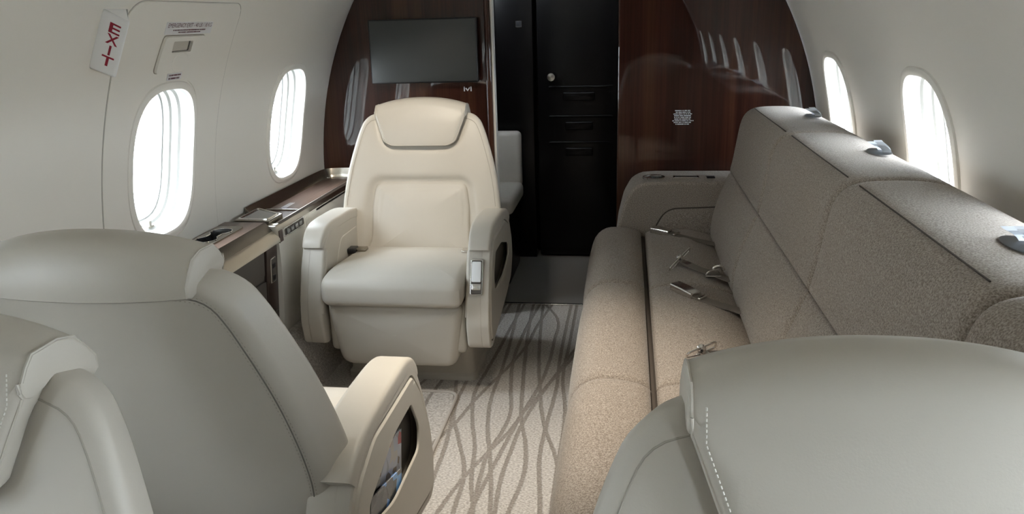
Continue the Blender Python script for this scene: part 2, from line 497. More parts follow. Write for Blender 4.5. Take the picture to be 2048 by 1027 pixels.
WN = [0]
def build_window(side, yc):
    WN[0] += 1
    def ring(e, d):     # e: grow outline (m), d: off the lining towards the cabin
        sx, sy = (WHY + e) / WHY, (WHT + e / 1.30) / WHT
        return [wall_pt(side, yc + a * sx, WT + b * sy, d) for a, b in WIN_HOLE]
    liner = rings([ring(0.0, 0.004), ring(-0.006, -0.012), ring(-0.010, -0.034), ring(-0.016, -0.040), ring(-0.017, -0.060),
                   ring(-0.024, -0.064), ring(-0.026, -0.082), ring(-0.032, -0.086), ring(-0.034, -0.102)], False, False)
    w = struct(obj('window_%d' % WN[0], liner, WPLASTIC, angle=30), 'oval cabin window with white plastic reveal')
    obj('window_frame', rings([ring(0.020, -0.001), ring(0.018, 0.005), ring(0.011, 0.009), ring(0.004, 0.009), ring(-0.002, 0.006), ring(-0.004, -0.004)], False, False), LINING, w)
    obj('gasket', rings([ring(-0.026, -0.0835), ring(-0.0315, -0.0835), ring(-0.0315, -0.0855)], False, False), GASKET, w)
    q = ring(-0.033, -0.098)
    cc = wall_pt(side, yc, WT, -0.098)
    obj('pane', ([tuple(p) for p in q] + [cc], [[i, (i + 1) % 96, 96] for i in range(96)]), PANE, w)
    # pull tab of the blind at the bottom of the reveal
    tb = t_of_z(ZC + B_ * math.sin(WT - WHT) + 0.018)
    p = wall_pt(side, yc - 0.01, tb, -0.045)
    obj('shade_tab', join(rbox(p, (0.012, 0.030, 0.008), 0.002), rbox((p[0] + side * -0.004, p[1] - 0.004, p[2] + 0.010), (0.006, 0.012, 0.020), 0.002)), SHELL, w)
for yc in WIN_Y:
    build_window(-1, yc); build_window(1, yc)

# ceiling, floor, bulkheads
nc = 24
xe, ze = A_ * math.cos(T1), ZC + B_ * math.sin(T1)
cprof = [(-xe + 2 * xe * k / nc, ze + 0.10 * (1 - (2 * k / nc - 1) ** 2)) for k in range(nc + 1)]
struct(obj('ceiling', rings([[(x, y, z) for x, z in cprof] for y in (YF, YB + 0.03)], False, False, False), CEIL))
struct(obj('floor', ([(-1.0, YF, 0), (1.0, YF, 0), (1.0, YB + 0.02, 0), (-1.0, YB + 0.02, 0)], [[0, 1, 2, 3]]), CARPET, smooth=False))
struct(obj('wall_forward', rings([[wall_pt(s, y, T0 + (T1 - T0) * k / 30) for k in range(31) for s in (-1,)] +
                                  [(x, y, z) for x, z in cprof[1:-1]] +
                                  [wall_pt(1, y, T1 - (T1 - T0) * k / 30) for k in range(31)] for y in (YF - 0.03, YF)]), MAHOG))

LAMPGLASS = bpy.data.materials.new('lamp_lens'); LAMPGLASS.use_nodes = True
_p = LAMPGLASS.node_tree.nodes['Principled BSDF']; _p.inputs['Base Color'].default_value = (0.8, 0.78, 0.72, 1)
_p.inputs['Emission Color'].default_value = (1.0, 0.90, 0.76, 1); _p.inputs['Emission Strength'].default_value = 12.0
for i, (p_, q_, _e, _c) in enumerate(READ):
    d_ = (Vector(q_) - Vector(p_)).normalized(); M_ = d_.to_track_quat('-Z', 'Y').to_matrix()
    b_ = Vector(p_) - d_ * 0.075
    prof = [(0.010, 0.070), (0.030, 0.066), (0.044, 0.040), (0.046, 0.004), (0.040, 0.0), (0.038, 0.006)]
    f_ = struct(obj('trim_%d' % (11 + i), rings([[b_ + M_ @ Vector((r * math.cos(2 * PI * k / 32), r * math.sin(2 * PI * k / 32), z)) for k in range(32)] for r, z in prof], True, False), BRUSHED), 'ceiling reading light')
    obj('lens', rings([[b_ + M_ @ Vector((0.038 * math.cos(2 * PI * k / 32), 0.038 * math.sin(2 * PI * k / 32), z)) for k in range(32)] for z in (0.008, 0.006)]), LAMPGLASS, f_)

# carpeted kick panel low on the left wall, baseboard like
kick = [(-0.83, 0.0), (-0.845, 0.06), (-0.885, 0.19), (-0.91, 0.22), (-0.97, 0.22)]
struct(obj('baseboard_left', rings([[(x, y, z) for x, z in kick] for y in (-1.9, YB - 0.001)], False, False, False), CARPET))

def bulkhead(side, xd, name):
    # outline: door edge, round the lining, back along the floor
    pts = [(xd, 0.002)]
    pts += [(xd, 1.86)]
    top = []
    for k in range(nc + 1):
        x, z = cprof[k]
        if (x - xd) * side > 0: top.append((x, z))
    top.sort(key=lambda p: abs(p[0]))
    z_at = lambda x: ze + 0.10 * (1 - (x / xe) ** 2)
    pts[1] = (xd, z_at(xd) - 0.002)
    pts += [(x, z - 0.002) for x, z in top[:-1]]
    for k in range(41):
        p = wall_pt(side, 0, T1 - (T1 - T0) * k / 40, 0.002); pts.append((p[0], max(p[2], 0.002)))
    r = 0.006
    P2 = inset(pts, r)
    rs = [[(x, YB + 0.04, z) for x, z in pts], [(x, YB + r, z) for x, z in pts], [(x, YB + r * 0.3, z) for x, z in inset(pts, r * 0.3)], [(x, YB, z) for x, z in P2]]
    return struct(obj(name, rings(rs), MAHOG, smooth=False), 'glossy dark mahogany bulkhead panel')
bl = bulkhead(-1, DOOR_L - 0.028, 'wall_aft_left')
br = bulkhead(1, DOOR_R, 'wall_aft_right')
# rounded wooden post and pale strip at the left door edge, dark jamb foot
def roundbar(x0, x1, y0, y1, z0, z1, r):
    o = rpoly([(x0, y0), (x1, y0), (x1, y1), (x0, y1)], r, 6)
    return rings([[(x, y, z) for x, y in o] for z in (z0, z1)])
struct(obj('trim_3', roundbar(DOOR_L - 0.034, DOOR_L - 0.008, YB - 0.022, YB + 0.02, 0.0, 1.84, 0.012), MAHOG), 'glossy wooden door post')
struct(obj('trim_4', roundbar(DOOR_L - 0.008, DOOR_L + 0.002, YB - 0.006, YB + 0.04, 0.03, 1.84, 0.003), LINING), 'pale strip along the doorway edge')
struct(obj('trim_5', rbox((DOOR_L - 0.02, YB - 0.075, 0.10), (0.055, 0.10, 0.20), 0.004), DARKBOX), 'black foot of the door post')
struct(obj('trim_6', rbox((0.0, YB + 0.012, 0.004), (0.54, 0.016, 0.008), 0.002), STEEL), 'metal threshold strip across the doorway')
# dark aft vestibule
YA = 4.22
struct(obj('floor_aft', ([(-0.9, YB + 0.02, 0), (0.7, YB + 0.02, 0), (0.7, 5.0, 0), (-0.9, 5.0, 0)], [[0, 1, 2, 3]]), AFTCARPET, smooth=False))
struct(obj('wall_aft_end', rbox((-0.1, 4.35, 0.95), (1.7, 0.04, 1.9), 0), DARKBOX))
struct(obj('wall_vestibule_right', rbox((0.32, 3.90, 0.95), (0.04, 0.88, 1.9), 0), DARKBOX))
struct(obj('wall_vestibule_left', rbox((-0.85, 3.90, 0.95), (0.04, 0.88, 1.9), 0), DARKBOX))
struct(obj('ceiling_aft', rbox((-0.2, 3.92, 1.92), (1.3, 0.92, 0.04), 0), DARKBOX))
struct(obj('wall_vestibule_cabinet', rbox((-0.30, 4.27, 0.95), (0.20, 0.16, 1.9), 0.004), DARKBOX))
# aft lavatory door
dr = struct(obj('door_2', rbox((0.05, 4.215, 0.955), (0.46, 0.035, 1.88), 0.004), DARKBOX), 'black lacquered lavatory door')
kb = []
for rr, yy in ((0.0, 4.20), (0.010, 4.20), (0.010, 4.175), (0.019, 4.170), (0.023, 4.158), (0.020, 4.148), (0.0, 4.146)):
    kb.append([(-0.103 + max(rr, 0.0003) * math.cos(2 * PI * k / 24), yy, 1.0 + max(rr, 0.0003) * math.sin(2 * PI * k / 24)) for k in range(24)])
obj('door_knob', rings(kb), STEEL, dr)
for z0, w in ((0.895, 0.17), (0.74, 0.15), (0.60, 0.15)):
    obj('door_moulding', rbox((0.04, 4.192, z0), (w, 0.014, 0.045), 0.006), DARKBOX, dr)
    obj('door_rail', rbox((0.05, 4.194, z0 + 0.05), (0.34, 0.010, 0.012), 0.004), DARKBOX, dr)

# emergency hatch panel, proud of the left lining
yh, th = WIN_Y[1], WT
door_o = rpoly([(1.835, t_of_z(0.60)), (2.425, t_of_z(0.60)), (2.425, t_of_z(1.368)), (1.835, t_of_z(1.368))], [0.0, 0.0, 0.045, 0.07], 10)
hole = [(yh + a * 1.12, th + b * 1.12) for a, b in WIN_HOLE]
def hatch():
    ang = [2 * PI * k / 160 for k in range(160)]
    O = door_o; c = (yh, th)
    rs = []
    for grow, off in ((0.0022, -0.001), (0.002, 0.0012), (0.0, 0.0022)):
        rs.append([(a, grow, off) for a in ang])
    V = []
    ro = [ray_hit(O, c, a) for a in ang]; rh = [ray_hit(hole, c, a) for a in ang]
    R = []
    R.append([wall_pt(-1, c[0] + math.cos(a) * h, c[1] + math.sin(a) * h, -0.001) for a, h in zip(ang, rh)])
    for k in range(17):
        q = k / 16
        R.append([wall_pt(-1, c[0] + math.cos(a) * (h + (o - h) * q), c[1] + math.sin(a) * (h + (o - h) * q), 0.0030 if k < 16 else 0.0022) for a, o, h in zip(ang, ro, rh)])
    R.append([wall_pt(-1, c[0] + math.cos(a) * (o + 0.0008), c[1] + math.sin(a) * (o + 0.0008), -0.003) for a, o in zip(ang, ro)])
    return rings(R, False, False)
hd = struct(obj('door_1', hatch(), LINING, angle=50), 'emergency exit hatch panel in the lining around the window')
sl = [wall_pt(-1, p[0], p[1], 0.0006) for p in resample(inset(door_o, -0.0022), 220)]
obj('seam', tube(sl, 0.0012, 6, closed=True), PGAP, hd)
# handle cover on the hatch
def hat(y, z, off): return wz(-1, y, z, off)
cov = rpoly([(2.012, 1.186), (2.232, 1.186), (2.238, 1.283), (2.026, 1.283)], 0.012, 6)
hol = [(2.068, 1.241), (2.168, 1.241), (2.168, 1.271), (2.068, 1.271)]
hol = rpoly(hol, 0.004, 3)
cc = (2.118, 1.256)
hc = empty('exit_handle_cover', wz(-1, 2.118, 1.19))
tag(hc, 'off-white handle cover plate with small rectangular opening above the nearer left window', 'handle cover')
def place(o, root):
    o.parent = root; o.matrix_parent_inverse = Matrix.Translation(root.location).inverted(); return o
angs_c = 140
cv = cell(cov, hol, cc, lambda u, v: hat(u, v, 0.012), 6, angs_c, extra=hol)
def skirt(poly, o0, o1, n=160):
    P = resample(poly, n); return rings([[hat(u, v, o0) for u, v in P], [hat(u, v, o1) for u, v in P]], False, False)
place(obj('cover_plate', join(cv, skirt(cov, 0.012, 0.001), skirt(hol, 0.012, 0.002)), LINING, angle=30), hc)
place(obj('seam', tube([hat(u, v, 0.0042) for u, v in resample(inset(cov, -0.0012), 150)], 0.0013, 6, closed=True), SEAM2), hc)
place(obj('recess', ([hat(u, v, 0.0036) for u, v in hol], [list(range(len(hol)))]), SLATE, smooth=False), hc)
hb = rpoly([(2.070, 1.244), (2.152, 1.244), (2.152, 1.270), (2.070, 1.270)], 0.003, 3)
place(obj('pull_handle', cushion(hb, lambda u, v, w: hat(u, v, 0.0085 + w), 0.004, 0.0015, 0.0), SHELL), hc)
sc_ = superell(0.044, 0.034, 2.0, 64)
place(obj('thumb_scallop', cushion([(2.125 + a * 0.95, 1.213 + b * 0.8) for a, b in sc_], lambda u, v, w: hat(u, v, 0.0135 + w), 0.008, 0.003, 0.003, n=64), LINING), hc)

def placard(name, y0, y1, z0, z1, off, lines, label, side=-1):
    r = empty(name, wz(side, (y0 + y1) / 2, z0))
    tag(r, label, 'placard')
    place(obj('plate', rings([[wz(side, y, z, o) for y, z in rpoly([(y0, z0), (y1, z0), (y1, z1), (y0, z1)], 0.002, 3)] for o in (off - 0.002, off)]), PAPER, smooth=False), r)
    for body, size, dz, sx, mt in lines:
        V, F = text_vf(body, size)
        wd_ = max(p[0] for p in V) - min(p[0] for p in V); sx = sx * (y1 - y0) / wd_
        V = [wz(side, (y0 + y1) / 2 + a * sx, (z0 + z1) / 2 + dz + b, off + 0.0006) for a, b in V]
        place(obj('lettering', (V, F), mt, smooth=False, recalc=False), r)
def dash_line(n, seed):
    rnd = random.Random(seed)
    return ''.join(rnd.choice('||l|i|') for _ in range(n))
placard('exit_placard', 2.022, 2.266, 1.287, 1.319, 0.0048,
        [('EMERGENCY EXIT - 40 LB / 18 KG', 0.0165, 0.0075, 0.94, PRINT)],
        'white placard lettered EMERGENCY EXIT above the handle cover on the left wall')
placard('cover_placard', 2.086, 2.160, 1.161, 1.180, 0.0048, [], 'tiny white placard between the handle cover and the nearer left window')
def bars(name, parent, rows, side, off, m):
    """rows of unreadable fine print: (y0,y1,z,h)"""
    for y0, y1, z, h in rows:
        V, F = [], []; rnd = random.Random(int(z * 9999)); y = y0
        while y < y1 - 0.002:
            w = rnd.uniform(0.0016, 0.0042)
            b = len(V); V += [wz(side, yy, zz, off) for yy, zz in ((y, z), (min(y + w, y1), z), (min(y + w, y1), z + h), (y, z + h))]
            F.append([b, b + 1, b + 2, b + 3]); y += w + rnd.choice((0.0006, 0.0006, 0.0018))
        place(obj('fine_print', (V, F), m, smooth=False, recalc=False), parent)
roots = {o.name: o for o in bpy.data.objects}
bars('a', roots['exit_placard'], [(2.058, 2.232, 1.2968, 0.0032), (2.087, 2.205, 1.2912, 0.0032)], -1, 0.0055, PRINT)
bars('b', roots['cover_placard'], [(2.092, 2.154, 1.1730, 0.0045), (2.092, 2.150, 1.1640, 0.0050)], -1, 0.0055, PRINT)

# EXIT sign: wedge standing off the lining
es = empty('exit_sign', wz(-1, 1.80, 1.20))
tag(es, 'white wedge-shaped sign with red EXIT letters stacked down it', 'sign')
def sign_face(u, v, w=0.0):       # u 0..1 from the lining into the cabin, v 0..1 up; the face looks forward
    y = 1.744 + 0.004 * u - w; off = 0.066 * u
    return tuple(Vector(wz(-1, y, 1.219, off)).lerp(Vector(wz(-1, y, 1.347, off)), v))
tri = rpoly([(-0.004, 1.7435), (0.068, 1.7475), (-0.004, 1.840)], [0.001, 0.006, 0.001], 5)
def sec(v, e): return [tuple(Vector(wz(-1, y, 1.219, o)).lerp(Vector(wz(-1, y, 1.347, o)), v)) for o, y in inset(tri, e)]
place(obj('housing', rings([sec(-0.02, 0.003), sec(0.0, 0.0006), sec(0.02, 0.0), sec(0.98, 0.0), sec(1.0, 0.0006), sec(1.02, 0.003)]), WHITE, angle=30), es)
for i, ch in enumerate('EXIT'):
    V, F = text_vf(ch, 1.0, bold=0.018)
    x0 = (min(p[0] for p in V) + max(p[0] for p in V)) / 2; y0 = (min(p[1] for p in V) + max(p[1] for p in V)) / 2
    h = max(p[1] for p in V) - min(p[1] for p in V)
    wd = max(p[0] for p in V) - min(p[0] for p in V)
    sx = {'E': 0.42, 'X': 0.46, 'I': 0.085, 'T': 0.46}[ch] / wd
    V = [sign_face(0.56 + (a - x0) * sx, 0.79 - 0.192 * i + (b - y0) * 0.172 / h, 0.0008) for a, b in V]
    place(obj('letter', (V, F), RED, smooth=False, recalc=False), es)

# ------------------------------------------------------------------ outside, seen through the panes
struct(obj('ground_apron', ([(-60, -60, -1.6), (60, -60, -1.6), (60, 60, -1.6), (-60, 60, -1.6)], [[0, 1, 2, 3]]), CONCRETE, smooth=False))
hg = empty('hangar', (-7.0, 8.0, -1.6))
tag(hg, 'low white building with horizontal siding outside the left windows', 'building')
for i in range(18):
    obj('siding_board', rbox((-0.02 * (i % 2), 0, 0.14 + 0.28 * i), (0.06, 26, 0.262), 0.004, 1), SIDING, hg)
obj('siding_backing', rbox((-0.08, 0, 2.5), (0.08, 26, 5.0), 0), SIDING_D, hg)
obj('roof_slab', rbox((-0.35, 0, 5.10), (0.9, 26.4, 0.08), 0), SIDING, hg)

# ------------------------------------------------------------------ club seats
RECLINE = [0.27]
def yf(v): return 0.29 + RECLINE[0] * (v - 0.43)
def backmap(u, v, w):
    if w < 0:
        k = min(1.0, -w / 0.098)
        u *= 1 - 0.10 * k
        v -= 0.016 * k * min(1.0, max(0.0, (v - 0.70) / 0.25))
        w *= 1 - 0.25 * min(1.0, max(0.0, (v - 0.50) / 0.42))
    return (u, yf(v) - w - 0.12 * u * u, v)

def build_seat(name, loc, rz, aisle, label):
    R = empty(name, loc, rz); tag(R, label, 'seat', 'cream leather club seats')
    # pedestal
    ped = []
    for z, g in ((0.0, 0.012), (0.018, 0.012), (0.026, 0.004), (0.10, 0.0), (0.24, -0.004)):
        o = rpoly([(-0.238 - g, 0.06 - g), (0.238 + g, 0.06 - g), (0.238 + g, 0.47 + g), (-0.238 - g, 0.47 + g)], 0.03, 5)
        ped.append([(x, y, z) for x, y in o])
    obj('pedestal', rings(ped), SHELL, R)
    obj('seat_pan', rbox((0, 0.16, 0.27), (0.50, 0.50, 0.20), 0.02), SHELL, R)
    # leg rest
    lr = rpoly([(-0.213, 0.118), (0.213, 0.118), (0.247, 0.361), (-0.247, 0.361)], [0.055, 0.055, 0.02, 0.02], 8)
    obj('leg_rest', cushion(lr, lambda u, v, w: (u, -0.108 - w - 0.05 * (v - 0.24) , v), 0.13, 0.030, 0.010), LEATHER, R)
    # seat cushion
    sc = rpoly([(-0.253, -0.145), (0.253, -0.145), (0.253, 0.335), (-0.253, 0.335)], [0.035, 0.035, 0.03, 0.03], 8)
    def sm(u, v, w):
        nose = max(0.0, -0.04 - v)
        return (u, v, 0.472 - 0.07 * max(0, v) + w - 1.6 * nose * nose)
    cu = obj('seat_cushion', cushion(sc, sm, 0.105, 0.034, 0.010), LEATHER, R)
    P = resample(inset(sc, 0.001), 120)
    # backrest
    half = [(0.225, 0.385), (0.268, 0.43), (0.312, 0.475), (0.326, 0.53), (0.326, 0.60), (0.316, 0.68), (0.300, 0.76), (0.277, 0.84), (0.256, 0.90), (0.234, 0.938), (0.192, 0.960), (0.10, 0.966)]
    half = spline(half, 40)
    bo = [(-u, v) for u, v in half][::-1]
    bo = half + bo
    lp = [(-0.222, 0.405), (0.222, 0.405), (0.216, 0.445), (0.200, 0.485), (0.198, 0.60), (0.184, 0.698), (-0.184, 0.698), (-0.198, 0.60), (-0.200, 0.485), (-0.216, 0.445)]
    lp = rpoly(lp, [0.01, 0.01, 0.05, 0.05, 0.08, 0.040, 0.040, 0.08, 0.05, 0.05], 6)
    LPV = [Vector(p) for p in resample(lp, 240)]
    shield = rpoly([(-0.180, 0.99), (-0.146, 0.862), (-0.112, 0.834), (0.112, 0.834), (0.146, 0.862), (0.180, 0.99)], [0, 0.03, 0.03, 0.03, 0.03, 0], 5)
    SHV = [Vector(p) for p in resample(shield, 160)]
    def bfm(u, v, w):
        if w > -0.03:
            q = Vector((u, v))
            d = min((q - p).length for p in LPV)
            g = 0.017 * math.exp(-(d / 0.019) ** 2)
            d2 = min((q - p).length for p in SHV)
            g = max(g, 0.012 * math.exp(-(d2 / 0.016) ** 2))
            w -= g * min(1.0, (w + 0.03) / 0.02)
        return backmap(u, v, w)
    bk = obj('backrest', cushion(bo, bfm, 0.098, 0.028, 0.012, rb=0.022, n=180, center=(0, 0.68), pw=5, domeb=0.006, fs=[1 - (k + 1) / 46 for k in range(45)]), LEATHER, R)
    # stitched seams on the back shell
    P = resample(inset(bo, 0.022), 160)
    def bks(u, v):
        s = 0.0
        return backmap(u, v, -0.0986)
    sp = [bks(u, v) for u, v in P if v > 0.42]
    k0 = max(range(len(sp)), key=lambda i: (Vector(sp[i]) - Vector(sp[i - 1])).length)
    sp = sp[k0:] + sp[:k0]
    obj('seam', tube(sp, 0.0011, 6), SEAM, bk)
    # fine stitching beside the seam
    st = []
    for gi in (0.0165, 0.0275):
        Q = [q for q in resample(inset(bo, gi), 520) if q[1] > 0.5]
        for i in range(0, len(Q) - 1, 2):
            a, b = bks(*Q[i]), bks(*Q[i + 1])
            if (Vector(a) - Vector(b)).length > 0.02: continue
            m_ = Vector(a).lerp(Vector(b), 0.75)
            st.append(tube([a, m_], 0.0007, 4))
    so_ = obj('stitching', join(*st), SEAM2, bk, recalc=False); so_['kind'] = 'stuff'
    # front seam around the bolster
    P = [q for q in resample(inset(bo, 0.026), 170) if q[1] > 0.60]
    fsm = [bfm(u, v, -0.0002) for u, v in P]
    k0 = max(range(len(fsm)), key=lambda i: (Vector(fsm[i]) - Vector(fsm[i - 1])).length)
    fsm = fsm[k0:] + fsm[:k0]
    obj('seam', tube(fsm, 0.0012, 6), SEAM2, bk)
    obj('lumbar_cushion', cushion(lp, lambda u, v, w: backmap(u, v, w + 0.006), 0.03, 0.016, 0.016, n=120, center=(0, 0.56), pw=2.5), LEATHER, R)
    # headrest: inverted J swept across
    NU = 57; secs = []; HU = 0.178
    def hbot(u):
        u = abs(u)
        if u <= 0.10: return 0.836
        if u <= 0.143: return 0.836 + 0.018 * ((u - 0.10) / 0.043) ** 2
        return 0.945 - (HU - u) / 0.385
    def hprof(u):
        q = abs(u) / HU
        top = 1.014 - 0.026 * q ** 2.2
        bot = hbot(u)
        rear = 0.918 + 0.010 * q ** 2
        f = -0.010 * q * q
        m = (bot + top) / 2
        bv = min(0.020, (top - bot) * 0.25)
        # (w, v): w forward of the back front surface
        return [(0.002, bot + 0.002), (0.024 + f, bot), (0.033 + f, bot + 0.004), (0.038 + f, bot + bv), (0.040 + f, m), (0.038 + f, top - 0.028), (0.030 + f, top - 0.010),
                (0.012, top), (-0.025, top + 0.001), (-0.052, top - 0.006), (-0.070, top - 0.022), (-0.088, rear + 0.020), (-0.092, rear + 0.004), (-0.086, rear),
                (-0.045, rear + 0.010), (-0.012, max(bot, rear) + 0.008)]
    us = [-HU + 2 * HU * (0.5 - 0.5 * math.cos(PI * k / (NU - 1))) * 0.5 + 2 * HU * k / (NU - 1) * 0.5 for k in range(NU)]
    def hsec(u, shr=0.0):
        p = hprof(u)
        cw = sum(a for a, _ in p) / len(p); cv = sum(b for _, b in p) / len(p)
        out = []
        for a, b in p:
            d = Vector((a - cw, b - cv)); l = d.length
            d = d * (1 - shr / max(l, 1e-6)) if l > 0 else d
            out.append((cw + d.x, cv + d.y))
        return out
    def hm(u, p): return [(u, yf(b) - a - 0.12 * u * u, b) for a, b in p]
    secs.append(hm(-HU - 0.004, hsec(-HU, 0.005)))
    secs.append(hm(-HU - 0.0028, hsec(-HU, 0.0015)))
    for u in us: secs.append(hm(u, hsec(u)))
    secs.append(hm(HU + 0.0028, hsec(HU, 0.0015)))
    secs.append(hm(HU + 0.004, hsec(HU, 0.005)))
    hr = obj('headrest', rings(secs), LEATHER, R, angle=42)
    for s in (-1, 1):
        e = [hm(s * u, hprof(u))[2] for u in [0.0 + HU * k / 40 for k in range(41)]]
        e += hm(s * (HU + 0.001), hprof(HU))[3:13]
        obj('piping', tube([(p[0], p[1] - 0.0004, p[2]) for p in e], 0.0017, 6), LEATHER2, hr)
        # pale stitches on the front face just inside the piping
        st = []
        for i in range(26):
            q0 = i / 26; path = []
            for q in (q0, q0 + 0.022):
                v = 0.858 + 0.120 * q
                uu = min(HU - (0.945 - v) * 0.385, HU) - 0.011
                f_ = -0.010 * (uu / HU) ** 2
                path.append((s * uu, yf(v) - (0.0395 + f_) - 0.12 * uu * uu - 0.0006, v))
            if len(path) == 2: st.append(tube(path, 0.0009, 4))
        if st:
            q_ = obj('stitching', join(*st), STITCH, hr, recalc=False); q_['kind'] = 'stuff'
        obj('headrest_post', rbox((s * 0.160, yf(0.94) + 0.030, 0.935), (0.030, 0.018, 0.05), 0.004), GASKET, R)
    # arms
    side = [(0.03, 0.600), (-0.03, 0.555), (-0.075, 0.47), (-0.112, 0.37), (-0.124, 0.29), (-0.110, 0.205), (-0.07, 0.195), (0.28, 0.265), (0.41, 0.300), (0.46, 0.37), (0.455, 0.45), (0.40, 0.54), (0.30, 0.590)]
    side = rpoly(side, [0.03, 0.05, 0.08, 0.08, 0.05, 0.03, 0.05, 0.2, 0.08, 0.08, 0.08, 0.08, 0.1], 5)
    for s in (-1, 1):
        am = empty('armrest', (0, 0, 0)); am.parent = R
        xi, xo = 0.258, 0.318
        obj('arm_body', cushion(side, lambda u, v, w: (s * (xo + w), u, v), xo - xi, 0.010, 0.0, n=140, center=(0.18, 0.40)), LEATHER2, am)
        # leather pad over the top
        path = spline([(0.400, 0.545), (0.375, 0.567), (0.33, 0.584), (0.25, 0.596), (0.12, 0.600), (0.045, 0.598), (0.0, 0.585), (-0.028, 0.560), (-0.036, 0.540)], 40)
        rs = []
        for i, (y, z) in enumerate(path):
            a = path[max(i - 1, 0)]; b = path[min(i + 1, len(path) - 1)]
            t = Vector((b[0] - a[0], b[1] - a[1])).normalized(); nrm = Vector((t.y, -t.x))
            if nrm.y < 0 and i < 30: nrm = -nrm
            nrm = Vector((t.y, -t.x)); nrm = nrm if nrm.y >= -0.2 else -nrm
            tp = 0.010 * max(0.0, (i - 18) / 21.0)
            pr = rpoly([(xi - 0.002 + tp, -0.022), (xo + 0.0235 - tp * 0.3, -0.022), (xo + 0.0235 - tp * 0.3, 0.016), (xi - 0.002 + tp, 0.016)], [0.006, 0.006, 0.011, 0.011], 4)
            rs.append([(s * x, y + nrm.x * h, z + nrm.y * h) for x, h in pr])
        obj('arm_pad', rings(rs), LEATHER, am, angle=50)
        obj('arm_band', rbox((s * 0.2625, -0.066, 0.425), (0.016, 0.020, 0.235), 0.006, M=Matrix.Rotation(math.radians(-22), 3, 'X')), LEATHER, am)
        # side panel with magazine pocket on the aisle side
        po = rpoly([(0.015, 0.560), (-0.035, 0.50), (-0.078, 0.40), (-0.095, 0.29), (-0.082, 0.222), (0.27, 0.287), (0.39, 0.317), (0.435, 0.385), (0.430, 0.445), (0.37, 0.525), (0.28, 0.563)],
                   [0.03, 0.05, 0.08, 0.05, 0.03, 0.2, 0.06, 0.06, 0.06, 0.08, 0.1], 5)
        rim_o = inset(resample(side, 150), 0.004); rim_i = inset(resample(po, 150), -0.0095)
        rim = cell(rim_o, rim_i, (0.17, 0.41), lambda u, v: (s * 0.3405, u, v), 3, 150)
        re_ = rings([[(s * 0.3405, u, v) for u, v in rim_o], [(s * 0.337, u, v) for u, v in inset(rim_o, -0.0035)], [(s * 0.312, u, v) for u, v in inset(rim_o, -0.0035)]], False, False)
        ri_ = rings([[(s * 0.3405, u, v) for u, v in rim_i], [(s * 0.325, u, v) for u, v in rim_i]], False, False)
        obj('arm_rim', join(rim, re_, ri_), LEATHER2, am, angle=35)
        if s == aisle:
            ph = rpoly([(0.040, 0.512), (-0.008, 0.435), (0.004, 0.380), (0.20, 0.375), (0.34, 0.415), (0.345, 0.462), (0.17, 0.512)], [0.018, 0.05, 0.03, 0.20, 0.03, 0.03, 0.2], 10)
            c = (0.17, 0.447); x1 = 0.344
            O = resample(po, 150); Hh = resample(ph, 150)
            pan = cell(po, ph, c, lambda u, v: (s * x1, u, v), 8, 150)
            edge = rings([[(s * x1, u, v) for u, v in O], [(s * (x1 - 0.006), u, v) for u, v in inset(O, -0.005)], [(s * 0.314, u, v) for u, v in inset(O, -0.007)]], False, False)
            lip = rings([[(s * x1, u, v) for u, v in Hh], [(s * (x1 - 0.0015), u, v) for u, v in inset(Hh, 0.0015)], [(s * (x1 - 0.005), u, v) for u, v in inset(Hh, 0.0015)]], False, False)
            obj('arm_panel', join(pan, edge, lip), SHELL, am, angle=35)
            obj('pocket_lining', rings([[(s * 0.3195, u, v) for u, v in inset(ph, -0.02)], [(s * 0.3185, u, v) for u, v in inset(ph, -0.02)]]), SLATE, am)
            # seat control on the arm front
            th_ = math.radians(22)
            def fm(u, v, w):   # u across, v up the slanted arm front
                return (s * (0.296 + u), -0.055 + 0.42 * (v - 0.515) - w, v)
            fr = rpoly([(-0.022, 0.40), (0.022, 0.40), (0.022, 0.515), (-0.022, 0.515)], 0.006, 4)
            ct = obj('seat_control', cushion(fr, lambda u, v, w: fm(u, v, w + 0.006), 0.02, 0.002, 0.0, n=60), CHROME, am)
            f2 = rpoly([(-0.0185, 0.404), (0.0185, 0.404), (0.0185, 0.511), (-0.0185, 0.511)], 0.004, 4)
            obj('control_plate', cushion(f2, lambda u, v, w: fm(u, v, w + 0.0072), 0.012, 0.001, 0.0, n=60), SLATE, ct)
            f3 = rpoly([(-0.0165, 0.444), (0.0165, 0.444), (0.0165, 0.508), (-0.0165, 0.508)], 0.004, 4)
            obj('recline_paddle', cushion(f3, lambda u, v, w: fm(u, v, w + 0.014), 0.012, 0.003, 0.001, n=60), WHITE, ct)
            f4 = rpoly([(-0.0165, 0.418), (0.0165, 0.418), (0.0165, 0.438), (-0.0165, 0.438)], 0.003, 4)
            obj('release_button', cushion(f4, lambda u, v, w: fm(u, v, w + 0.010), 0.010, 0.002, 0.001, n=60), STEEL, ct)
        else:
            obj('arm_panel', cushion(po, lambda u, v, w: (s * (0.340 + w), u, v), 0.026, 0.006, 0.0, n=140, center=(0.18, 0.41)), SHELL, am)
        # inner panel line
        ip = rpoly([(0.05, 0.44), (0.30, 0.44), (0.30, 0.535), (0.12, 0.535)], [0.01, 0.01, 0.01, 0.06], 6)
        obj('inner_panel', cushion(ip, lambda u, v, w: (s * (0.256 - w), u, v), 0.006, 0.003, 0.0, n=90), LEATHER2, am)
    return R

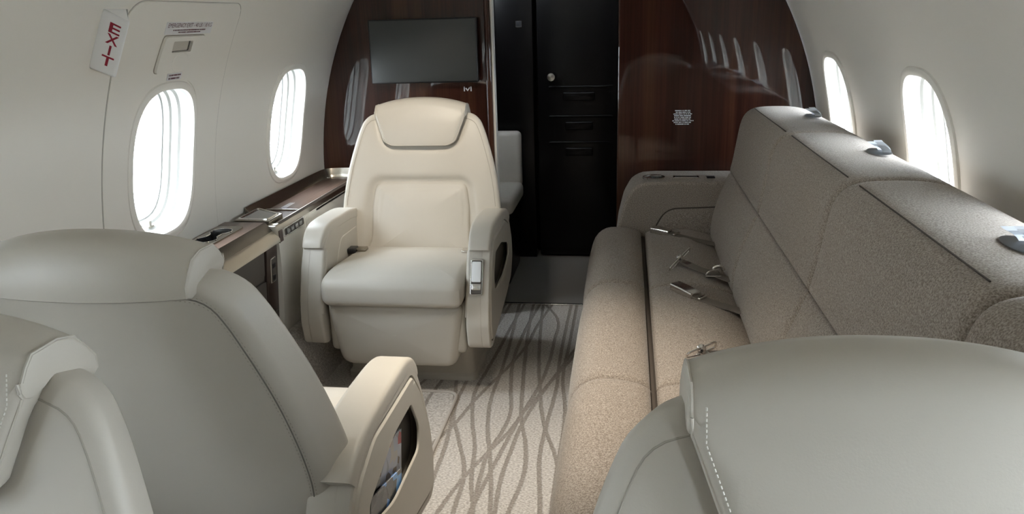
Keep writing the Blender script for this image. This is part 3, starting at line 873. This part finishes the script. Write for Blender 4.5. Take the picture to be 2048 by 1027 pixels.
seatB = build_seat('club_seat', (-0.505, 2.555, 0), 0.0, 1, 'cream leather club seat facing the camera in front of the dark wood bulkhead and screen')
RECLINE[0] = 0.32
seatA = build_seat('club_seat', (-0.505, 1.500, 0), PI, -1, 'cream leather club seat turned away, its back to the camera, magazines in its arm pocket')
RECLINE[0] = 0.27
seatC = build_seat('club_seat', (-0.485, 0.222, 0), 0.0, 1, 'cream leather club seat cut off at the bottom left corner, nearest on the left')
seatD = build_seat('club_seat', (0.529, 0.212, 0), 0.0, -1, 'cream leather club seat at the bottom right in front of the sofa')

# lap belt ends on the far seat
def belt_end(name, pts, label, tip):
    r = empty(name, pts[0]); tag(r, label, 'seat belt')
    return r

# magazines in the pocket of the turned-away seat (pocket on world x about -0.19)
def mag_mat(name, cols, scale):
    m = bpy.data.materials.new(name); m.use_nodes = True
    nt = m.node_tree; p = nt.nodes['Principled BSDF']; p.inputs['Roughness'].default_value = 0.25
    tc = nt.nodes.new('ShaderNodeTexCoord')
    v = nt.nodes.new('ShaderNodeTexVoronoi'); v.inputs['Scale'].default_value = scale
    nt.links.new(tc.outputs['Object'], v.inputs['Vector'])
    r = nt.nodes.new('ShaderNodeValToRGB'); r.color_ramp.interpolation = 'CONSTANT'
    sp = nt.nodes.new('ShaderNodeSeparateColor'); nt.links.new(v.outputs['Color'], sp.inputs[0]); nt.links.new(sp.outputs[0], r.inputs[0])
    for i, (pos, c) in enumerate(cols):
        e = r.color_ramp.elements[i] if i < 2 else r.color_ramp.elements.new(pos)
        e.position = pos; e.color = c
    nt.links.new(r.outputs[0], p.inputs['Base Color'])
    return m
MAG1 = mag_mat('magazine_cover_pale', [(0.0, (0.55, 0.58, 0.68, 1)), (0.5, (0.42, 0.44, 0.5, 1)), (0.68, (0.25, 0.20, 0.17, 1)), (0.80, (0.62, 0.60, 0.58, 1)), (0.93, (0.45, 0.05, 0.06, 1))], 38)
MAG2 = mag_mat('magazine_cover_blue', [(0.0, (0.08, 0.09, 0.10, 1)), (0.45, (0.12, 0.28, 0.62, 1)), (0.62, (0.05, 0.06, 0.07, 1)), (0.85, (0.16, 0.38, 0.75, 1))], 26)
MAG3 = mat('magazine_cover_black', (0.015, 0.016, 0.018, 1), 0.2)
def magazine(xw, yc, zc, tilt, w, h, m, label):
    r = empty('magazine', (xw, yc, zc)); tag(r, label, 'magazine', 'magazines in the arm pocket')
    M = Matrix.Rotation(tilt, 3, 'X')
    obj('pages', rbox((0, 0, 0), (0.0024, w - 0.004, h - 0.004), 0, M=M), PAPER, r, smooth=False)
    obj('cover', join(rbox(M @ Vector((0.0016, 0, 0)), (0.0006, w, h), 0, M=M), rbox(M @ Vector((-0.0016, 0, 0)), (0.0006, w, h), 0, M=M)), m, r, smooth=False)
magazine(-0.1825, 1.320, 0.415, math.radians(-14), 0.205, 0.15, MAG1, 'magazine with pale photo cover standing in the arm pocket')
magazine(-0.1715, 1.270, 0.360, math.radians(-16), 0.20, 0.14, MAG2, 'dark magazine with blue picture lowest in the arm pocket')
magazine(-0.1770, 1.225, 0.425, math.radians(-6), 0.075, 0.13, MAG3, 'slim black booklet at the rear of the arm pocket')

def copy_note(): pass

# ------------------------------------------------------------------ three-place divan on the right
sofa = empty('divan_sofa', (0.55, 2.1, 0)); tag(sofa, 'long taupe tweed three-seat sofa along the right wall', 'sofa')
def sp(o): return place(o, sofa)
YS = [1.02, 1.73, 2.44, 3.15]
front_prof = [(0.190, 0.06), (0.172, 0.16), (0.156, 0.28), (0.156, 0.36), (0.175, 0.425), (0.220, 0.460), (0.285, 0.462), (0.335, 0.452), (0.366, 0.432)]
seat_prof = [(0.366, 0.432), (0.40, 0.450), (0.47, 0.457), (0.56, 0.452), (0.64, 0.430), (0.68, 0.405)]
low_prof = [(0.665, 0.395), (0.638, 0.43), (0.640, 0.50), (0.658, 0.58), (0.680, 0.64), (0.697, 0.690)]
up_prof = [(0.697, 0.690), (0.708, 0.74), (0.720, 0.82), (0.732, 0.89), (0.752, 0.928), (0.790, 0.946), (0.86, 0.950), (0.93, 0.946), (0.985, 0.93), (1.02, 0.90), (1.035, 0.84)]
for i in range(3):
    y0, y1 = YS[i], YS[i + 1]
    sp(obj('front_roll', pillow(front_prof, y0, y1, 0.017, 0.026, ends=(0, 1, 1, 1), bulge=0.006), FABRIC))
    sp(obj('seat_cushion', pillow(seat_prof, y0, y1, 0.014, 0.021, ends=(1, 0, 1, 1), bulge=0.004), FABRIC))
    sp(obj('lower_back_cushion', pillow(low_prof, y0, y1, 0.012, 0.030, ends=(0, 1, 1, 1), bulge=0.004), FABRIC))
    ub = sp(obj('upper_back_cushion', pillow(up_prof, y0, y1, 0.014, 0.028, ends=(1, 0, 1, 1), npf=64, bulge=0.0), FABRIC))
    P = spline(up_prof, 60)
    # stitched line along the front edge of the top
    k = 28
    q = P[k]
    sp(obj('top_stitch', tube([(q[0] - 0.0005, y0 + 0.045 + (y1 - y0 - 0.09) * j / 24, q[1] + 0.001) for j in range(25)], 0.0016, 5), CORD_SHADE))
# narrow back end section over the near arm
sp(obj('lower_back_cushion', pillow(low_prof, 0.83, YS[0], 0.012, 0.030, ends=(0, 1, 1, 1), ny=16), FABRIC))
sp(obj('upper_back_cushion', pillow(up_prof, 0.83, YS[0], 0.014, 0.028, ends=(1, 0, 1, 1), npf=64, ny=16), FABRIC))
# dark strips laid in the creases, their colour standing in for shade
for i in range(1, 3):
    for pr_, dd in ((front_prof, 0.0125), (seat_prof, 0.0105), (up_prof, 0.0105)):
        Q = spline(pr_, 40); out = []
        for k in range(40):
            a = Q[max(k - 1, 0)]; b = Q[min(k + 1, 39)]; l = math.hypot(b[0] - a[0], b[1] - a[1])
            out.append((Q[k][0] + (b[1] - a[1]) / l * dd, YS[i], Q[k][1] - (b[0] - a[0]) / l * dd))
        sp(obj('crease_shade', tube(out, 0.0035, 6), CORD_SHADE))
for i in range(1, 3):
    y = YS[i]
    sp(obj('crease_shade', tube([(x, y, z) for x, z in [(a + 0.0135 * 0.96, b - 0.004) for a, b in spline(low_prof, 20)]], 0.003, 6), CORD_SHADE))
sp(obj('crease_shade', tube([(0.366, YS[0], 0.408), (0.366, YS[3], 0.408)], 0.012, 8), CORD_SHADE))  # dark bar whose colour gives the long seat crease its shade
# core, base and skirt
sp(obj('base', rbox((0.60, 2.085, 0.19), (0.78, 2.13, 0.36), 0.02), FABRIC))
sp(obj('back_core', rings([[(x, y, z) for x, z in [(0.70, 0.36), (0.69, 0.45), (0.725, 0.69), (0.755, 0.88), (0.80, 0.922), (0.98, 0.905), (1.01, 0.86), (1.03, 0.60), (0.99, 0.36)]] for y in (0.84, 3.14)]), FABRIC))
sp(obj('plinth', rbox((0.60, 2.1, 0.03), (0.74, 2.2, 0.06), 0.004), SLATE))
# arms at both ends
arm_o = [(0.235, 0.03), (0.245, 0.30), (0.262, 0.46), (0.285, 0.56), (0.318, 0.622), (0.36, 0.644), (0.42, 0.648), (1.03, 0.648), (1.03, 0.03)]
arm_o = rpoly(arm_o, [0.02, 0.1, 0.1, 0.1, 0.06, 0.05, 0.05, 0.02, 0.02], 5)
for y0, y1, sg in ((3.150, 3.405, -1), (0.86, 1.018, 1)):
    t = y1 - y0
    if sg < 0: fn = lambda u, v, w: (u, y0 - w, v)
    else: fn = lambda u, v, w: (u, y1 + w, v)
    sp(obj('sofa_arm', cushion(arm_o, fn, t, 0.014, 0.0, n=150, center=(0.6, 0.35)), FABRIC))
    ipan = rpoly([(0.385, 0.40), (0.70, 0.40), (0.70, 0.545), (0.46, 0.535)], [0.02, 0.01, 0.01, 0.08], 8)
    if sg < 0: f2 = lambda u, v, w: (u, y0 - 0.006 - w, v)
    else: f2 = lambda u, v, w: (u, y1 + 0.006 + w, v)
    sp(obj('arm_inset_panel', cushion(ipan, f2, 0.012, 0.005, 0.003, n=90), FABRIC))
    pl = inset(ipan, -0.0025)
    q = [fn(u, v, 0.001) for u, v in resample(pl, 90)]
    sp(obj('arm_welt', tube(q, 0.003, 6, closed=True), CORD_SHADE))
# fittings on the far arm top
def disc(c, r0, r1, z0, z1, n=40):
    return rings([[(c[0] + r * math.cos(2 * PI * k / n), c[1] + r * math.sin(2 * PI * k / n), z) for k in range(n)] for r, z in ((r1, z0), (r1, z1), (r0, z1), (r0, z0))] , False, False)
cupc = (0.408, 3.245)
ch = sp(obj('cup_holder', disc(cupc, 0.038, 0.046, 0.646, 0.6525), CHROME))
sp(obj('cup_well', rings([[(cupc[0] + r * math.cos(2 * PI * k / 40), cupc[1] + r * math.sin(2 * PI * k / 40), z) for k in range(40)] for r, z in ((0.0385, 0.6505), (0.034, 0.6492), (0.001, 0.6490))], False, True), WELL))
sp(obj('cup_clip', rbox((0.418, 3.262, 0.652), (0.045, 0.014, 0.004), 0.002), CHROME))
sp(obj('tray_slot', rbox((0.540, 3.245, 0.6495), (0.105, 0.040, 0.006), 0.003), STEEL))
sp(obj('slot_insert', rbox((0.540, 3.245, 0.6525), (0.092, 0.026, 0.002), 0.0008), SLATE))
sp(obj('arm_switch', rbox((0.640, 3.245, 0.6500), (0.034, 0.036, 0.006), 0.003), BLACK))

# clear vinyl shoulder strap guides on top of the back
def guide(yc, xc, label):
    r = empty('strap_guide', (xc, yc, 0.951)); tag(r, label, 'strap guide', 'strap guides on the sofa back')
    pts = superell(0.030, 0.058, 2.0, 48)
    obj('slot', rings([[(a, b, 0.0015) for a, b in inset(pts, 0.003)], [(a * 0.6, b * 0.6, 0.0022) for a, b in pts], [(a * 0.05, b * 0.05, 0.0024) for a, b in pts]], True, True), BLACK, r)
    for dy, dx, h, tl in ((-0.022, 0.0, 0.030, -0.5), (0.0, 0.006, 0.036, 0.25), (0.02, 0.0, 0.026, 0.7)):
        rows = []
        for k in range(7):
            q = k / 6
            rows.append([(dx + 0.012 * math.cos(q * 3) + e * 0.010, dy + tl * h * q * 0.8 + 0.004 * math.sin(q * 6), 0.002 + h * q * (1 - 0.25 * q)) for e in (-1, -0.3, 0.3, 1)])
        rows2 = [[(x, y + 0.0015, z) for x, y, z in r_] for r_ in rows]
        v1 = rings(rows, False, False, False); v2 = rings(rows2, False, False, False)
        obj('vinyl_flap', join(v1, v2), VINYL, r)
guide(2.80, 0.925, 'small clear vinyl strap guide on the sofa back nearest the bulkhead')
guide(2.06, 0.925, 'clear vinyl strap guide on the middle of the sofa back top')
guide(1.215, 0.885, 'clear vinyl strap guide on the near end of the sofa back at the right edge')

# ------------------------------------------------------------------ seat belts
def ribbon(path, width, th=0.0022, up=(0, 0, 1)):
    rs = []
    P = [Vector(p) for p in path]
    for i, p in enumerate(P):
        t = (P[min(i + 1, len(P) - 1)] - P[max(i - 1, 0)]).normalized()
        s = t.cross(Vector(up)).normalized(); n = s.cross(t)
        rs.append([p + s * width / 2 - n * th / 2, p + s * width / 2 + n * th / 2, p - s * width / 2 + n * th / 2, p - s * width / 2 - n * th / 2])
    return rings(rs)
def frame_to(p, d):
    d = Vector(d).normalized(); s = d.cross(Vector((0, 0, 1))).normalized(); n = s.cross(d)
    M = Matrix((s, d, n)).transposed(); return M
def belt_buckle(p0, p1, p2, z, label):
    """buckle lying from p0 to p1, strap on to p2"""
    r = empty('seat_belt', (p0[0], p0[1], z)); tag(r, label, 'seat belt')
    a = Vector((0, 0, 0.017)); b = Vector((p1[0] - p0[0], p1[1] - p0[1], 0.012)); c = Vector((p2[0] - p0[0], p2[1] - p0[1], -0.004))
    d = b - a; L = d.length; M = frame_to(a, d)
    secs = []
    for q, w, h in ((0, 0.019, 0.009), (0.01, 0.0215, 0.0115), (0.5, 0.0225, 0.0125), (0.97, 0.021, 0.0105), (1.0, 0.018, 0.008)):
        o = rpoly([(-w, -h), (w, -h), (w, h), (-w, h)], 0.006, 5)
        secs.append([a + d * q + M @ Vector((x, 0, zz)) for x, zz in o])
    bo = obj('buckle_body', rings(secs), STEEL, r)
    o = rpoly([(-0.0175, -0.008), (0.0175, -0.008), (0.0175, 0.008), (-0.0175, 0.008)], 0.004, 4)
    dn = d.normalized()
    obj('buckle_mouth', rings([[a - dn * 0.0008 + M @ Vector((x, 0, zz)) for x, zz in o], [a + dn * 0.003 + M @ Vector((x, 0, zz)) for x, zz in o]]), BLACK, bo)
    obj('webbing', ribbon([b + dn * -0.004, b.lerp(c, 0.12) + Vector((0, 0, -0.004)), b.lerp(c, 0.5) + Vector((0, 0, -0.003)), b.lerp(c, 0.8), c], 0.040), WEBBING, r)
    e = b.lerp(c, 0.14)
    obj('loop_bar', rbox(e + Vector((0, 0, 0.001)), (0.046, 0.010, 0.010), 0.003, M=frame_to(a, c - b)), CHROME, r)
    return r
def belt_tongue(p0, p1, p2, z, label, upright=0.5):
    """open metal latch plate around p0..p1, strap to p2"""
    r = empty('seat_belt', (p0[0], p0[1], z)); tag(r, label, 'seat belt')
    a = Vector((0, 0, 0.006)); b = Vector((p1[0] - p0[0], p1[1] - p0[1], 0.030 * upright + 0.006)); c = Vector((p2[0] - p0[0], p2[1] - p0[1], 0.002))
    d = b - a; M = frame_to(a, d); L = d.length
    loop = rpoly([(-0.011, 0), (0.011, 0), (0.011, L), (-0.011, L)], 0.009, 5)
    fr = obj('latch_plate', tube([a + M @ Vector((0.3 * x, y, x * 0.9)) for x, y in loop], 0.0032, 8, closed=True), STEEL, r)
    m_ = a.lerp(b, 0.5)
    kn = []
    for q, rr in ((0, 0.002), (0.004, 0.010), (0.012, 0.013), (0.020, 0.010), (0.024, 0.002)):
        kn.append([m_ + Vector((rr * math.cos(2 * PI * k / 16), -0.010 + q, rr * math.sin(2 * PI * k / 16) + 0.004)) for k in range(16)])
    obj('pivot', rings(kn), STEEL, fr)
    obj('pivot_hole', rbox(m_ + Vector((0, -0.0105, 0.004)), (0.007, 0.003, 0.007), 0.001), BLACK, fr)
    e = m_ + Vector((0.014, -0.012, -0.006))
    obj('tongue', ribbon([m_, m_.lerp(e, 0.6), e, e + (c - e) * 0.12], 0.024, 0.003), STEEL, r)
    obj('webbing', ribbon([e, e.lerp(c, 0.3) + Vector((0, 0, -0.004)), e.lerp(c, 0.7) + Vector((0, 0, 0.0)), c], 0.038), WEBBING, r)
    return r, c
ZS = 0.455
belt_buckle((0.400, 3.072), (0.470, 3.040), (0.640, 2.925), ZS, 'polished steel belt buckle and strap by the far sofa arm')
r2, c2 = belt_tongue((0.445, 2.575), (0.520, 2.700), (0.640, 2.485), ZS, 'open metal belt latch with adjuster loop in the middle of the sofa seat', 1.3)
# adjuster at the strap root
ad = Vector((0.585 - 0.445, 2.525 - 2.575, 0.010))
obj('adjuster', tube([ad + Vector((0.022 * math.cos(2 * PI * k / 20) , 0.006 + 0.010 * math.cos(2 * PI * k / 20), 0.012 * math.sin(2 * PI * k / 20))) for k in range(20)], 0.0035, 8, closed=True), STEEL, r2)
obj('adjuster_bar', rbox(ad + Vector((0.0, -0.012, -0.004)), (0.052, 0.008, 0.006), 0.002), CHROME, r2)
obj('adjuster_curl', tube([ad + Vector((0.018 + 0.016 * math.cos(q), 0.012, 0.010 + 0.014 * math.sin(q))) for q in [PI * k / 10 for k in range(11)]], 0.007, 8), STEEL, r2)
belt_buckle((0.452, 2.385), (0.512, 2.305), (0.640, 2.215), ZS, 'polished steel belt buckle lying just past the first seat crease')
belt_tongue((0.452, 1.862), (0.528, 1.905), (0.640, 1.83), ZS, 'metal belt latch peeking over the near right seat headrest', 0.6)
# far club seat belt stubs
r = empty('seat_belt', (-0.735, 2.755, 0.452)); tag(r, 'black and steel belt buckle tucked beside the cushion of the club seat facing us', 'seat belt')
obj('buckle_body', rbox((-0.012, -0.005, 0.014), (0.034, 0.052, 0.020), 0.006), BLACK, r)
obj('buckle_plate', rbox((0.022, 0.004, 0.014), (0.040, 0.040, 0.014), 0.005), BRUSHED, r)
r = empty('seat_belt', (-0.290, 2.755, 0.452)); tag(r, 'pale belt latch end tucked against the aisle arm of the club seat', 'seat belt')
obj('latch_plate', rbox((0, 0, 0.014), (0.055, 0.032, 0.012), 0.004), STEEL, r)
obj('webbing', rbox((0.018, 0.02, 0.012), (0.030, 0.040, 0.016), 0.005), LEATHER2, r)

# ------------------------------------------------------------------ left side console
con = empty('side_console', (-0.98, 2.2, 0.22)); tag(con, 'long wood-topped side console with brushed metal edges below the left windows', 'console')
def cp(o): return place(o, con)
ZN = 0.645; YE = 2.475; XW = -1.104
def yloft(prof, y0, y1, close=False):
    return rings([[(x, y, z) for x, z in prof] for y in (y0, y1)], close, close, close)
# near top with an opening for the cup holder plate
plate = rpoly([(-1.090, 2.165), (-0.995, 2.165), (-0.995, 2.405), (-1.090, 2.405)], 0.018, 6)
rect = [(XW, 1.95), (-0.955, 1.95), (-0.955, YE), (XW, YE)]
cp(obj('ledge_top', join(cell(rect, plate, (-1.04, 2.285), lambda u, v: (u, v, ZN), 4, 90, extra=rect), yloft([(XW, ZN), (-0.955, ZN)], -1.9, 1.95)), LEDGEW))
# cup holder: plate with two joined wells
def eight(r=0.036, c1=(-1.043, 2.235), c2=(-1.043, 2.335), n=80):
    out = []
    cm = ((c1[0] + c2[0]) / 2, (c1[1] + c2[1]) / 2)
    for k in range(n):
        a = 2 * PI * k / n; d = Vector((math.cos(a), math.sin(a))); best = 0
        for c in (c1, c2):
            m_ = Vector((c[0] - cm[0], c[1] - cm[1])); bq = d.dot(m_); cq = m_.length_squared - r * r
            disc_ = bq * bq - cq
            if disc_ > 0: best = max(best, bq + math.sqrt(disc_))
        best = max(best, 0.020 / max(abs(d.x), 0.25))  if best == 0 else best
        out.append((cm[0] + d.x * best, cm[1] + d.y * best))
    return out
eg = eight()
cm = (-1.043, 2.285)
chp = cp(obj('cup_holder', join(cell(plate, eg, cm, lambda u, v: (u, v, ZN + 0.004), 4, 120), rings([[(u, v, z) for u, v in plate] for z in (ZN + 0.004, ZN - 0.004)], False, False)), BRUSHED))
w = [(u, v) for u, v in eg]
o = obj('cup_well', rings([[(cm[0] + (u - cm[0]) * k, cm[1] + (v - cm[1]) * k, z) for u, v in w] for k, z in ((1, ZN + 0.004), (0.98, ZN), (0.97, ZN - 0.06), (0.94, ZN - 0.07), (0.02, ZN - 0.07))], False, True), WELL)
cp(o)
o = cp(obj('well_rim', tube([(u, v, ZN + 0.0045) for u, v in resample(eg, 90)], 0.002, 6, closed=True), CHROME))
# metal edge: chamfer and band
cp(obj('edge_chamfer', yloft([(-0.955, ZN), (-0.932, 0.618), (-0.930, 0.614)], -1.9, YE), mat('dark_brushed_metal', (0.20, 0.185, 0.165, 1), 0.3, metal=1)))
BR2 = mat('light_brushed_metal', (0.56, 0.52, 0.45, 1), 0.32, metal=1)
cp(obj('edge_band', join(yloft([(-0.930, 0.614), (-0.906, 0.588), (-0.905, 0.576), (-0.925, 0.572)], -1.9, YE),
                         ([(-0.955, YE, ZN), (-0.930, YE, 0.614), (-0.906, YE, 0.588), (-0.905, YE, 0.57), (XW, YE, 0.57), (XW, YE, ZN)], [[0, 1, 2, 3, 4, 5]])), BR2))
# dark side panel below the near part
def face(y0, y1, z0, z1, off=0.0):
    xa = lambda z: -0.925 - 0.03 * (0.57 - z) / 0.35 + off
    return rings([[(xa(z), y, z) for z in (z1, (z1 + z0) / 2, z0)] for y in (y0, y1)], False, False, False)
def slabx(y0, y1, z0, z1, off, th=0.006):
    xa = lambda z: -0.925 - 0.03 * (0.57 - z) / 0.35 + off
    o_ = rpoly([(y0, z0), (y1, z0), (y1, z1), (y0, z1)], 0.004, 3)
    return cushion(o_, lambda u, v, w: (xa(v) + w, u, v), th, 0.002, 0.0, n=60)
cp(obj('side_panel', face(-1.9, YE, 0.20, 0.575, -0.006), SLATE))
cp(obj('pocket_flap', slabx(1.70, 2.385, 0.465, 0.566, 0.0), SLATE))
cp(obj('pocket_front', slabx(1.70, 2.385, 0.215, 0.460, 0.004), SLATE))
cp(obj('end_stile', slabx(2.390, YE - 0.002, 0.205, 0.570, 0.006, 0.012), mat('stile_wood', (0.052, 0.034, 0.028, 1), 0.3, coat=0.3)))
sw = cp(obj('switch_panel', slabx(2.412, 2.452, 0.440, 0.530, 0.010), CHROME))
cp(obj('switch_inset', slabx(2.416, 2.448, 0.444, 0.526, 0.0112), SLATE))
for z in (0.458, 0.500):
    cp(obj('switch_key', slabx(2.421, 2.443, z - 0.008, z + 0.010, 0.013), BLACK))
cp(obj('kick_latch', slabx(2.385, 2.455, 0.26, 0.33, 0.014), SLATE))
# far part: tray, rail, cream side
ZT = 0.628
cp(obj('tray_top', yloft([(XW, ZT - 0.004), (-0.935, ZT - 0.004)], YE, YB - 0.002), LEDGEW))
XE = -0.915
cp(obj('front_edge', yloft([(-0.937, ZT - 0.006), (-0.936, ZT + 0.004), (-0.928, ZT + 0.006), (-0.918, ZT), (XE, ZT - 0.012), (XE, ZT - 0.020)], YE, YB - 0.002), BR2))
cp(obj('cream_side', yloft([(XE + 0.001, ZT - 0.018), (-0.913, 0.52), (-0.916, 0.42), (-0.925, 0.30), (-0.94, 0.21), (-0.96, 0.20)], YE + 0.003, YB - 0.002), LINING))
cp(obj('cream_side_end', ([(XE + 0.001, YE + 0.003, ZT - 0.018), (-0.913, YE + 0.003, 0.52), (-0.916, YE + 0.003, 0.42), (-0.925, YE + 0.003, 0.30), (-0.94, YE + 0.003, 0.21), (-1.0, YE + 0.003, 0.21), (-1.0, YE + 0.003, ZT - 0.018)], [[0, 1, 2, 3, 4, 5, 6]]), LINING, smooth=False))
rail = spline([(-1.098, YE + 0.14), (-1.096, 2.9), (-1.094, 3.28), (-1.080, 3.375), (-1.02, 3.402), (-0.95, 3.404), (-0.922, 3.404)], 50)
rs = []
for i, (x, y) in enumerate(rail):
    a = Vector(rail[max(i - 1, 0)]); b = Vector(rail[min(i + 1, 49)]); t = (b - a).normalized(); n_ = Vector((t.y, -t.x))
    rs.append([(x + n_.x * e, y + n_.y * e, z) for e, z in ((0.0, ZT - 0.004), (0.0, ZT + 0.034), (0.004, ZT + 0.036), (0.016, ZT + 0.012), (0.026, ZT - 0.002), (0.026, ZT - 0.004))])
cp(obj('tray_rail', rings(rs), BRUSHED))
cp(obj('tray_divider', rbox((-1.015, 2.735, ZT - 0.001), (0.16, 0.004, 0.006), 0.0015), CHROME))
cp(obj('edge_joint', rbox((-0.930, YE + 0.014, 0.609), (0.036, 0.034, 0.052), 0.006), BR2))
# lidded box with a small glass screen
lid = [(-1.085, 2.500), (-0.945, 2.490), (-0.945, 2.600), (-1.085, 2.690)]
lid = rpoly(lid, 0.006, 3)
lc0 = (-1.015, 2.57)
cp(obj('media_box', rings([[(x, y, z) for x, y in lid] for z in (ZT - 0.01, ZT + 0.016)] + [[(lc0[0] + (x - lc0[0]) * 0.97, lc0[1] + (y - lc0[1]) * 0.97, ZT + 0.018) for x, y in lid]]), BRUSHED))
lc = (sum(p[0] for p in lid) / len(lid), sum(p[1] for p in lid) / len(lid))
def lsc(k): return [(lc[0] + (x - lc[0]) * k, lc[1] + (y - lc[1]) * k) for x, y in lid]
cp(obj('media_frame', rings([[(x, y, ZT + z) for x, y in lsc(k)] for z, k in ((0.017, 0.84), (0.022, 0.82), (0.022, 0.76), (0.0185, 0.74))], False, False), CHROME))
cp(obj('media_glass', ([(x, y, ZT + 0.0190) for x, y in lsc(0.75)], [list(range(len(lid)))]), GLASSD, smooth=False))
# switch bar on the cream side and oval access plate
def sidey(y0, y1, z0, z1, x, th, m, r=0.004, nm='switch_bar'):
    o_ = rpoly([(y0, z0), (y1, z0), (y1, z1), (y0, z1)], r, 4)
    return cp(obj(nm, cushion(o_, lambda u, v, w: (x + w, u, v), th, min(0.0015, th / 2), 0.0, n=70), m))
sidey(2.520, 2.700, 0.578, 0.612, -0.9095, 0.008, CHROME, 0.010)
sidey(2.526, 2.694, 0.582, 0.608, -0.9085, 0.006, SLATE, 0.008, 'switch_plate')
for k in range(4):
    sidey(2.538 + 0.036 * k, 2.566 + 0.036 * k, 0.586, 0.604, -0.9055, 0.006, GLASSD, 0.005, 'switch_key')
sidey(2.482, 2.510, 0.570, 0.612, -0.9085, 0.010, mat('stile_wood_red', (0.075, 0.042, 0.034, 1), 0.3, coat=0.3), 0.003, 'wood_stop')
sidey(2.715, 2.825, 0.556, 0.606, -0.9110, 0.004, LINING, 0.016, 'access_plate')
sidey(2.83, 3.35, 0.600, 0.607, -0.9115, 0.004, BLACK, 0.002, 'table_slot')
# fine print label on the tray
V, F = [], []
for j in range(3):
    b = len(V); x0 = -1.03 + 0.008 * j
    V += [(x0, 2.77, ZT - 0.0030), (x0 + 0.003, 2.77, ZT - 0.0030), (x0 + 0.003, 2.86, ZT - 0.0030), (x0, 2.86, ZT - 0.0030)]; F.append([b, b + 1, b + 2, b + 3])
cp(obj('fine_print', (V, F), WPRINT, smooth=False))

# ------------------------------------------------------------------ bulkhead fittings
tv = empty('wall_screen', (-0.577, YB - 0.05, 1.045)); tag(tv, 'flat dark television screen on the wooden bulkhead above the club seat', 'screen')
Mt = Matrix.Rotation(math.radians(-2.0), 3, 'X') @ Matrix.Rotation(math.radians(1.5), 3, 'Z')
obj('housing', rbox((0, 0, 0.132), (0.472, 0.030, 0.268), 0.006, M=Mt), BLACK, tv)
obj('display', rbox(Mt @ Vector((0, -0.0152, 0)) + Vector((0, 0, 0.132)), (0.460, 0.002, 0.256), 0.0008, M=Mt), SCREEN, tv)
obj('mount', rbox((0, 0.028, 0.132), (0.20, 0.05, 0.12), 0.004), BLACK, tv)
# small white emblem plate
em = empty('emblem_plate', (-0.402, YB - 0.0005, 1.010)); tag(em, 'tiny white square emblem below the screen on the bulkhead', 'emblem')
def quad(x0, x1, z0, z1, y=-0.0008): return ([(x0, y, z0), (x1, y, z0), (x1, y, z1), (x0, y, z1)], [[0, 1, 2, 3]])
obj('mark', join(quad(-0.017, -0.012, -0.010, 0.010), ([(-0.010, -0.0008, 0.002), (-0.006, -0.0008, 0.006), (0.0, -0.0008, -0.003), (0.010, -0.0008, 0.010), (0.010, -0.0008, 0.003), (0.0, -0.0008, -0.010)], [[0, 1, 2, 5], [2, 3, 4, 5]]), quad(0.013, 0.018, -0.010, 0.010)), WPRINT, em, smooth=False)
# white lettering block on the right bulkhead panel
pc = empty('printed_notice', (0.529, YB - 0.0005, 0.874)); tag(pc, 'small block of white fine print on the right bulkhead panel', 'notice')
rnd = random.Random(3)
for i in range(9):
    V, F = [], []; hw = rnd.uniform(0.028, 0.046); x = -hw; z = 0.028 - 0.0072 * i
    while x < hw:
        ww = rnd.uniform(0.002, 0.005); b = len(V)
        V += [(x, -0.0008, z), (x + ww, -0.0008, z), (x + ww, -0.0008, z + 0.0036), (x, -0.0008, z + 0.0036)]; F.append([b, b + 1, b + 2, b + 3]); x += ww + rnd.choice((0.0007, 0.0007, 0.003))
    obj('text_line', (V, F), WPRINT, pc, smooth=False)
# vestibule: lavatory seat, switch frame
lv = empty('lavatory_seat', (-0.40, 3.86, 0)); tag(lv, 'cream lavatory bench seat glimpsed through the dark doorway', 'seat')
obj('bench_cushion', rbox((-0.08, 0.0, 0.42), (0.46, 0.42, 0.09), 0.03, 4), LEATHER2, lv)
obj('bench_back', rbox((-0.06, 0.23, 0.58), (0.40, 0.06, 0.30), 0.025, 4), LEATHER2, lv)
obj('bench_body', rbox((-0.09, 0.02, 0.19), (0.42, 0.40, 0.38), 0.02, 3), DARKBOX, lv)
swf = empty('switch_frame', (-0.272, 4.186, 1.272)); tag(swf, 'small square outlined switch on the dark vestibule wall', 'switch')
obj('frame', join(*[rbox(c, s, 0.0008, 1) for c, s in (((0, 0, 0.015), (0.034, 0.004, 0.003)), ((0, 0, -0.015), (0.034, 0.004, 0.003)), ((0.0155, 0, 0), (0.003, 0.004, 0.030)), ((-0.0155, 0, 0), (0.003, 0.004, 0.030)))]), STEEL, swf)
obj('key', rbox((0, 0.001, 0), (0.027, 0.003, 0.027), 0.001), BLACK, swf)

# ------------------------------------------------------------------ bound carpet hatch in the aisle
mt = empty('carpet_hatch', (-0.52, 2.16, 0)); tag(mt, 'bound-edge carpet panel set into the floor beside the near left seat', 'carpet panel')
mo = rpoly([(-0.86, 1.75), (-0.300, 1.75), (-0.300, 2.497), (-0.86, 2.497)], [0.02, 0.02, 0.05, 0.02], 8)
o = obj('carpet_inlay', rings([[(x, y, 0.001) for x, y in mo], [(x, y, 0.004) for x, y in inset(mo, 0.001)]]), CARPET)
place(o, mt)
o = obj('binding', tube([(x, y, 0.005) for x, y in resample(mo, 150)], 0.0065, 8, closed=True), mat('carpet_binding', (0.47, 0.43, 0.385, 1), 0.9))
place(o, mt)
